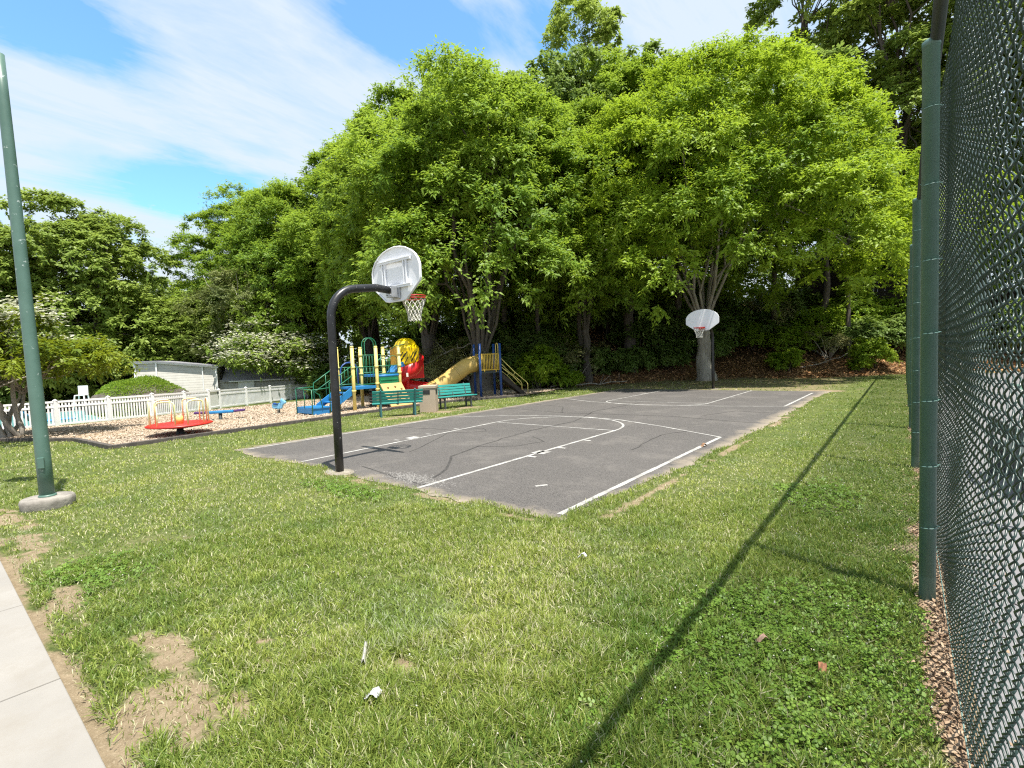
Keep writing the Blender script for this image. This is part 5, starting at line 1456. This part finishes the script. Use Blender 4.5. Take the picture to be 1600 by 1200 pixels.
for z in (.12, .97): mb.box((0, -.01, z), ((b_ - a_).length - .15, .075, .09))
mb.build('frame', VINYL, t2)
mb = MB(); mb.box(((b_ - a_).length / 2 - .16, -.05, .85), (.05, .05, .12)); mb.build('latch', DARKLEG, t2)

# pool, deck and loungers glimpsed between the pickets
zp = tz(-31, 4)
mb = MB(); mb.add([(-44, -6, -.62), (-27.6, -6, -.42), (-28.5, 7.6, -.42), (-44, 9, -.62)], [(0, 1, 2, 3)])
tag(mb.build('pool_deck', CONC), 'pale pool deck behind the picket fence', 'deck', kind='structure')
m, nt, b, out = new_mat('pool water')
nt.links.new(mixrgb(nt, noise(nt, 1.4, 4, .6, coords(nt)), (.16, .42, .44), (.26, .55, .56)), b.inputs['Base Color']); b.inputs['Roughness'].default_value = .12
bump(nt, noise(nt, 3, 3, .5, coords(nt)), .2, .05, b)
mb = MB(); mb.add([(-38, -2.4, -.36), (-28.9, -2.4, -.36), (-29.3, 5.6, -.36), (-38, 6.4, -.36)], [(0, 1, 2, 3)])
tag(mb.build('pool_water', m), 'turquoise pool water behind the picket fence', 'water', kind='structure')
def lounger(label, loc, rz, mat):
    t = thing('lounger', label, 'lounger', (loc[0], loc[1], -.42), rz, 'pool furniture behind the fence')
    mb = MB(); mb.box((.1, 0, .34), (1.3, .58, .05)); mb.build('seat', mat, t, bevel=.01)
    mb = MB(); mb.beam((-.52, 0, .36), (-1.0, 0, .82), .56, .045); mb.build('backrest', mat, t)
    for sx in (-.45, .65):
        for sy in (-.25, .25):
            mb = MB(); mb.tube([(sx, sy, 0), (sx, sy, .33)], .02, 6); mb.build('leg', VINYL, t)
lounger('blue lounger behind the fence just right of the lamp post', (-27.6, 3.6), 1.9, paint('blue sling', (.03, .22, .48), (.04, .26, .5), .6, 6))
lounger('blue lounger behind the fence among the dogwood stems', (-27.9, 1.1), 1.7, paint('blue sling', (.04, .28, .5), (.04, .26, .5), .6, 6))
t = thing('lifeguard_chair', 'high white chair standing beyond the pool fence', 'chair', (-37.5, 6.3, -.65), -.6); t.scale = (.8, .8, .8)
mb = MB(); mb.box((0, 0, 1.5), (.6, .6, .06)); mb.build('seat', VINYL, t)
mb = MB(); mb.box((-.29, 0, 1.85), (.05, .6, .65)); mb.build('backrest', VINYL, t)
for sx in (-1, 1):
    for sy in (-1, 1):
        mb = MB(); mb.beam((sx * .42, sy * .42, 0), (sx * .27, sy * .27, 1.5), .07, .07); mb.build('leg', VINYL, t)

# ------------------------------------------------------------------ shed with two low roofs
m, nt, b, out = new_mat('pale lap siding')
v = coords(nt)
sp_ = N(nt, 'ShaderNodeSeparateXYZ'); nt.links.new(v, sp_.inputs[0])
fr = math_(nt, 'FRACT', math_(nt, 'MULTIPLY', sp_.outputs[2], 6.0))
nt.links.new(mixrgb(nt, ramp(nt, noise(nt, 3, 4, .6, v), [(.4, 0.), (.6, 1.)]), (.42, .405, .365), (.47, .455, .41)), b.inputs['Base Color'])
bump(nt, math_(nt, 'SUBTRACT', 1.0, fr), 1.0, .05, b); b.inputs['Roughness'].default_value = .6
SIDING = m
ROOF = paint('grey shingles', (.20, .20, .22), (.28, .28, .30), .9, 12, bmp=.5)
t = thing('pool_house', 'low pale sided pool house with sloping grey roof', 'building', (-39.0, 9.3, -.75), R(57))
# local x to the right in the photo, y away; facade at y = 0
mb = MB(); mb.prism([(0, 0), (4.6, 0), (4.6, 2.62), (1.2, 3.05), (0, 3.05)], (0, 0, 0), (1, 0, 0), (0, 0, 1), (0, 3.0, 0)); mb.build('wall', SIDING, t)
mb = MB(); mb.beam((1.15, -.05, 3.10), (4.75, -.05, 2.64), .14, .16, up=(0, 1, 0)); mb.beam((-.08, -.05, 3.10), (1.15, -.05, 3.10), .14, .16, up=(0, 1, 0))
mb.beam((.0, -.03, 0), (.0, -.03, 3.02), .1, .12, up=(0, 1, 0)); mb.beam((1.18, -.03, 0), (1.18, -.03, 3.02), .08, .12, up=(0, 1, 0)); mb.beam((4.6, -.03, 0), (4.6, -.03, 2.56), .1, .14, up=(0, 1, 0)); mb.beam((3.8, -.03, 0), (3.8, -.03, 2.66), .06, .10, up=(0, 1, 0)); mb.build('trim', VINYL, t)
mb = MB(); mb.prism([(-.15, 3.19), (1.18, 3.19), (4.85, 2.72), (4.85, 2.64), (1.18, 3.1), (-.15, 3.1)], (0, -.2, 0), (1, 0, 0), (0, 0, 1), (0, 3.4, 0)); mb.build('roof', ROOF, t)
mb = MB(); mb.prism([(4.64, 0), (10.0, 0), (10.0, 1.75), (4.64, 1.75)], (0, .3, 0), (1, 0, 0), (0, 0, 1), (0, 3.4, 0)); mb.build('wall', SIDING, t)
mb = MB(); mb.prism([(-.25, 1.72), (.9, 2.52), (1.0, 2.52), (1.0, 2.40), (-.25, 1.62)], (4.88, .3, 0), (0, 1, 0), (0, 0, 1), (5.4, 0, 0)); mb.beam((4.88, 1.3, 2.55), (10.3, 1.3, 2.55), .1, .1); mb.build('roof', ROOF, t)
mb = MB(); mb.beam((5.3, .02, 1.62), (10.2, .02, 1.62), .06, .14, up=(0, 1, 0)); mb.build('trim', VINYL, t)
mb = MB(); mb.box((6.3, .26, .85), (1.0, .06, 1.5)); mb.build('door', VINYL, t)

# ------------------------------------------------------------------ fallen branches and litter
def branch(label, pts, r, loc):
    q = np.random.default_rng(int(abs(loc[0]) * 100))
    mb = MB(); P = [np.array(p, float) for p in pts]
    path = []
    for a_, b_ in zip(P[:-1], P[1:]):
        for i in range(4): path.append(a_ + (b_ - a_) * i / 4 + q.normal(0, .03, 3))
    path.append(P[-1])
    mb.tube(path, list(r * np.linspace(1, .35, len(path))), 7)
    for i in range(5):
        a_ = path[int(q.integers(3, len(path) - 1))]
        mb.tube([a_, a_ + np.array([q.normal(0, .3), q.normal(0, .3), q.uniform(.1, .6)])], [r * .35, r * .12], 5)
    o = mb.build('fallen_branch', BARKP); o.location = (loc[0], loc[1], tz(*loc)); tag(o, label, 'branch', 'dead branches on the bank')
branch('long pale dead branch slanting through the brush behind the red slide', [(-2.6, -1.4, .9), (-1.2, -.6, 1.5), (.2, 0, 2.2), (1.4, .6, 2.5)], .06, (-20.3, 19.3))
branch('lower dead branch crossing the brush left of the tube slide', [(-2.0, -1.0, .5), (0, 0, 1.0), (1.3, .7, 1.6)], .05, (-20.3, 18.4))
branch('dead branch leaning under the dark trunks left of the far hoop', [(-2.0, -.6, .2), (0, 0, .7), (1.8, .6, 1.6)], .05, (-16.4, 24.6))
branch('dead branch lying along the edge of the leaf litter', [(-1.6, -1.8, .1), (0, 0, .12), (1.4, 1.6, .2)], .05, (-14.2, 24.2))
branch('dead branch on the orange leaf litter right of the pole', [(-1.0, 0, .1), (0, .4, .3), (1.4, .6, .9)], .035, (-4.6, 33.9))

# crumpled white paper, clear plastic scrap, small scraps
def scrap(name, label, loc, sx, sy, mat, seed, bend=.02, rz=0.0, cat='litter'):
    q = np.random.default_rng(seed); n = 8
    X, Y = np.meshgrid(np.linspace(-sx / 2, sx / 2, n), np.linspace(-sy / 2, sy / 2, n), indexing='ij')
    Z = bend * (q.random((n, n)) - .3) + bend * 1.5 * np.sin(X / sx * 5 + 1)
    vid = np.arange(n * n).reshape(n, n)
    f = np.stack([vid[:-1, :-1], vid[1:, :-1], vid[1:, 1:], vid[:-1, 1:]], -1).reshape(-1, 4)
    o = np_mesh(name, np.stack([X.ravel(), Y.ravel(), Z.ravel()], -1), f, mat)
    sd = o.modifiers.new('sheet', 'SOLIDIFY'); sd.thickness = .0012
    o.location = loc; o.rotation_euler = (0, 0, rz)
    return tag(o, label, cat)
PAPER = paint('white paper', (.62, .62, .65), (.56, .56, .6), .7, 30)
PLAS = paint('greyish plastic film', (.46, .45, .42), (.36, .35, .30), .25, 30)
scrap('paper_scrap', 'crumpled white paper scrap lying in the grass', (-2.21, 1.44, .065), .075, .065, PAPER, 1, .010, .5)
scrap('plastic_film', 'narrow dull plastic film on the bare patch behind the paper', (-2.56, 1.62, .06), .035, .20, PLAS, 2, .016, .9)
scrap('paper_scrap', 'tiny grey paper scrap near the middle of the lawn', (-2.26, 3.62, .055), .075, .035, PAPER, 3, .012, .2)
scrap('leaf_scrap', 'curled pinkish dead leaf on the clover', (-.72, 3.15, .055), .07, .04, paint('pink brown leaf', (.36, .23, .17), (.28, .17, .12), .8, 20), 4, .012, .7, 'leaf')
scrap('leaf_scrap', 'small orange brown dead leaf on the clover close to the fence', (-.40, 3.05, .055), .05, .04, paint('orange leaf', (.36, .16, .08), (.28, .13, .07), .8, 20), 5, .012, 1.7, 'leaf')
scrap('leaf_scrap', 'dry brown leaf lying on the asphalt near the right edge', (-3.1, 9.3, .03), .10, .07, paint('dry leaf', (.24, .13, .07), (.3, .18, .1), .8, 20), 6, .02, 1.0, 'leaf')
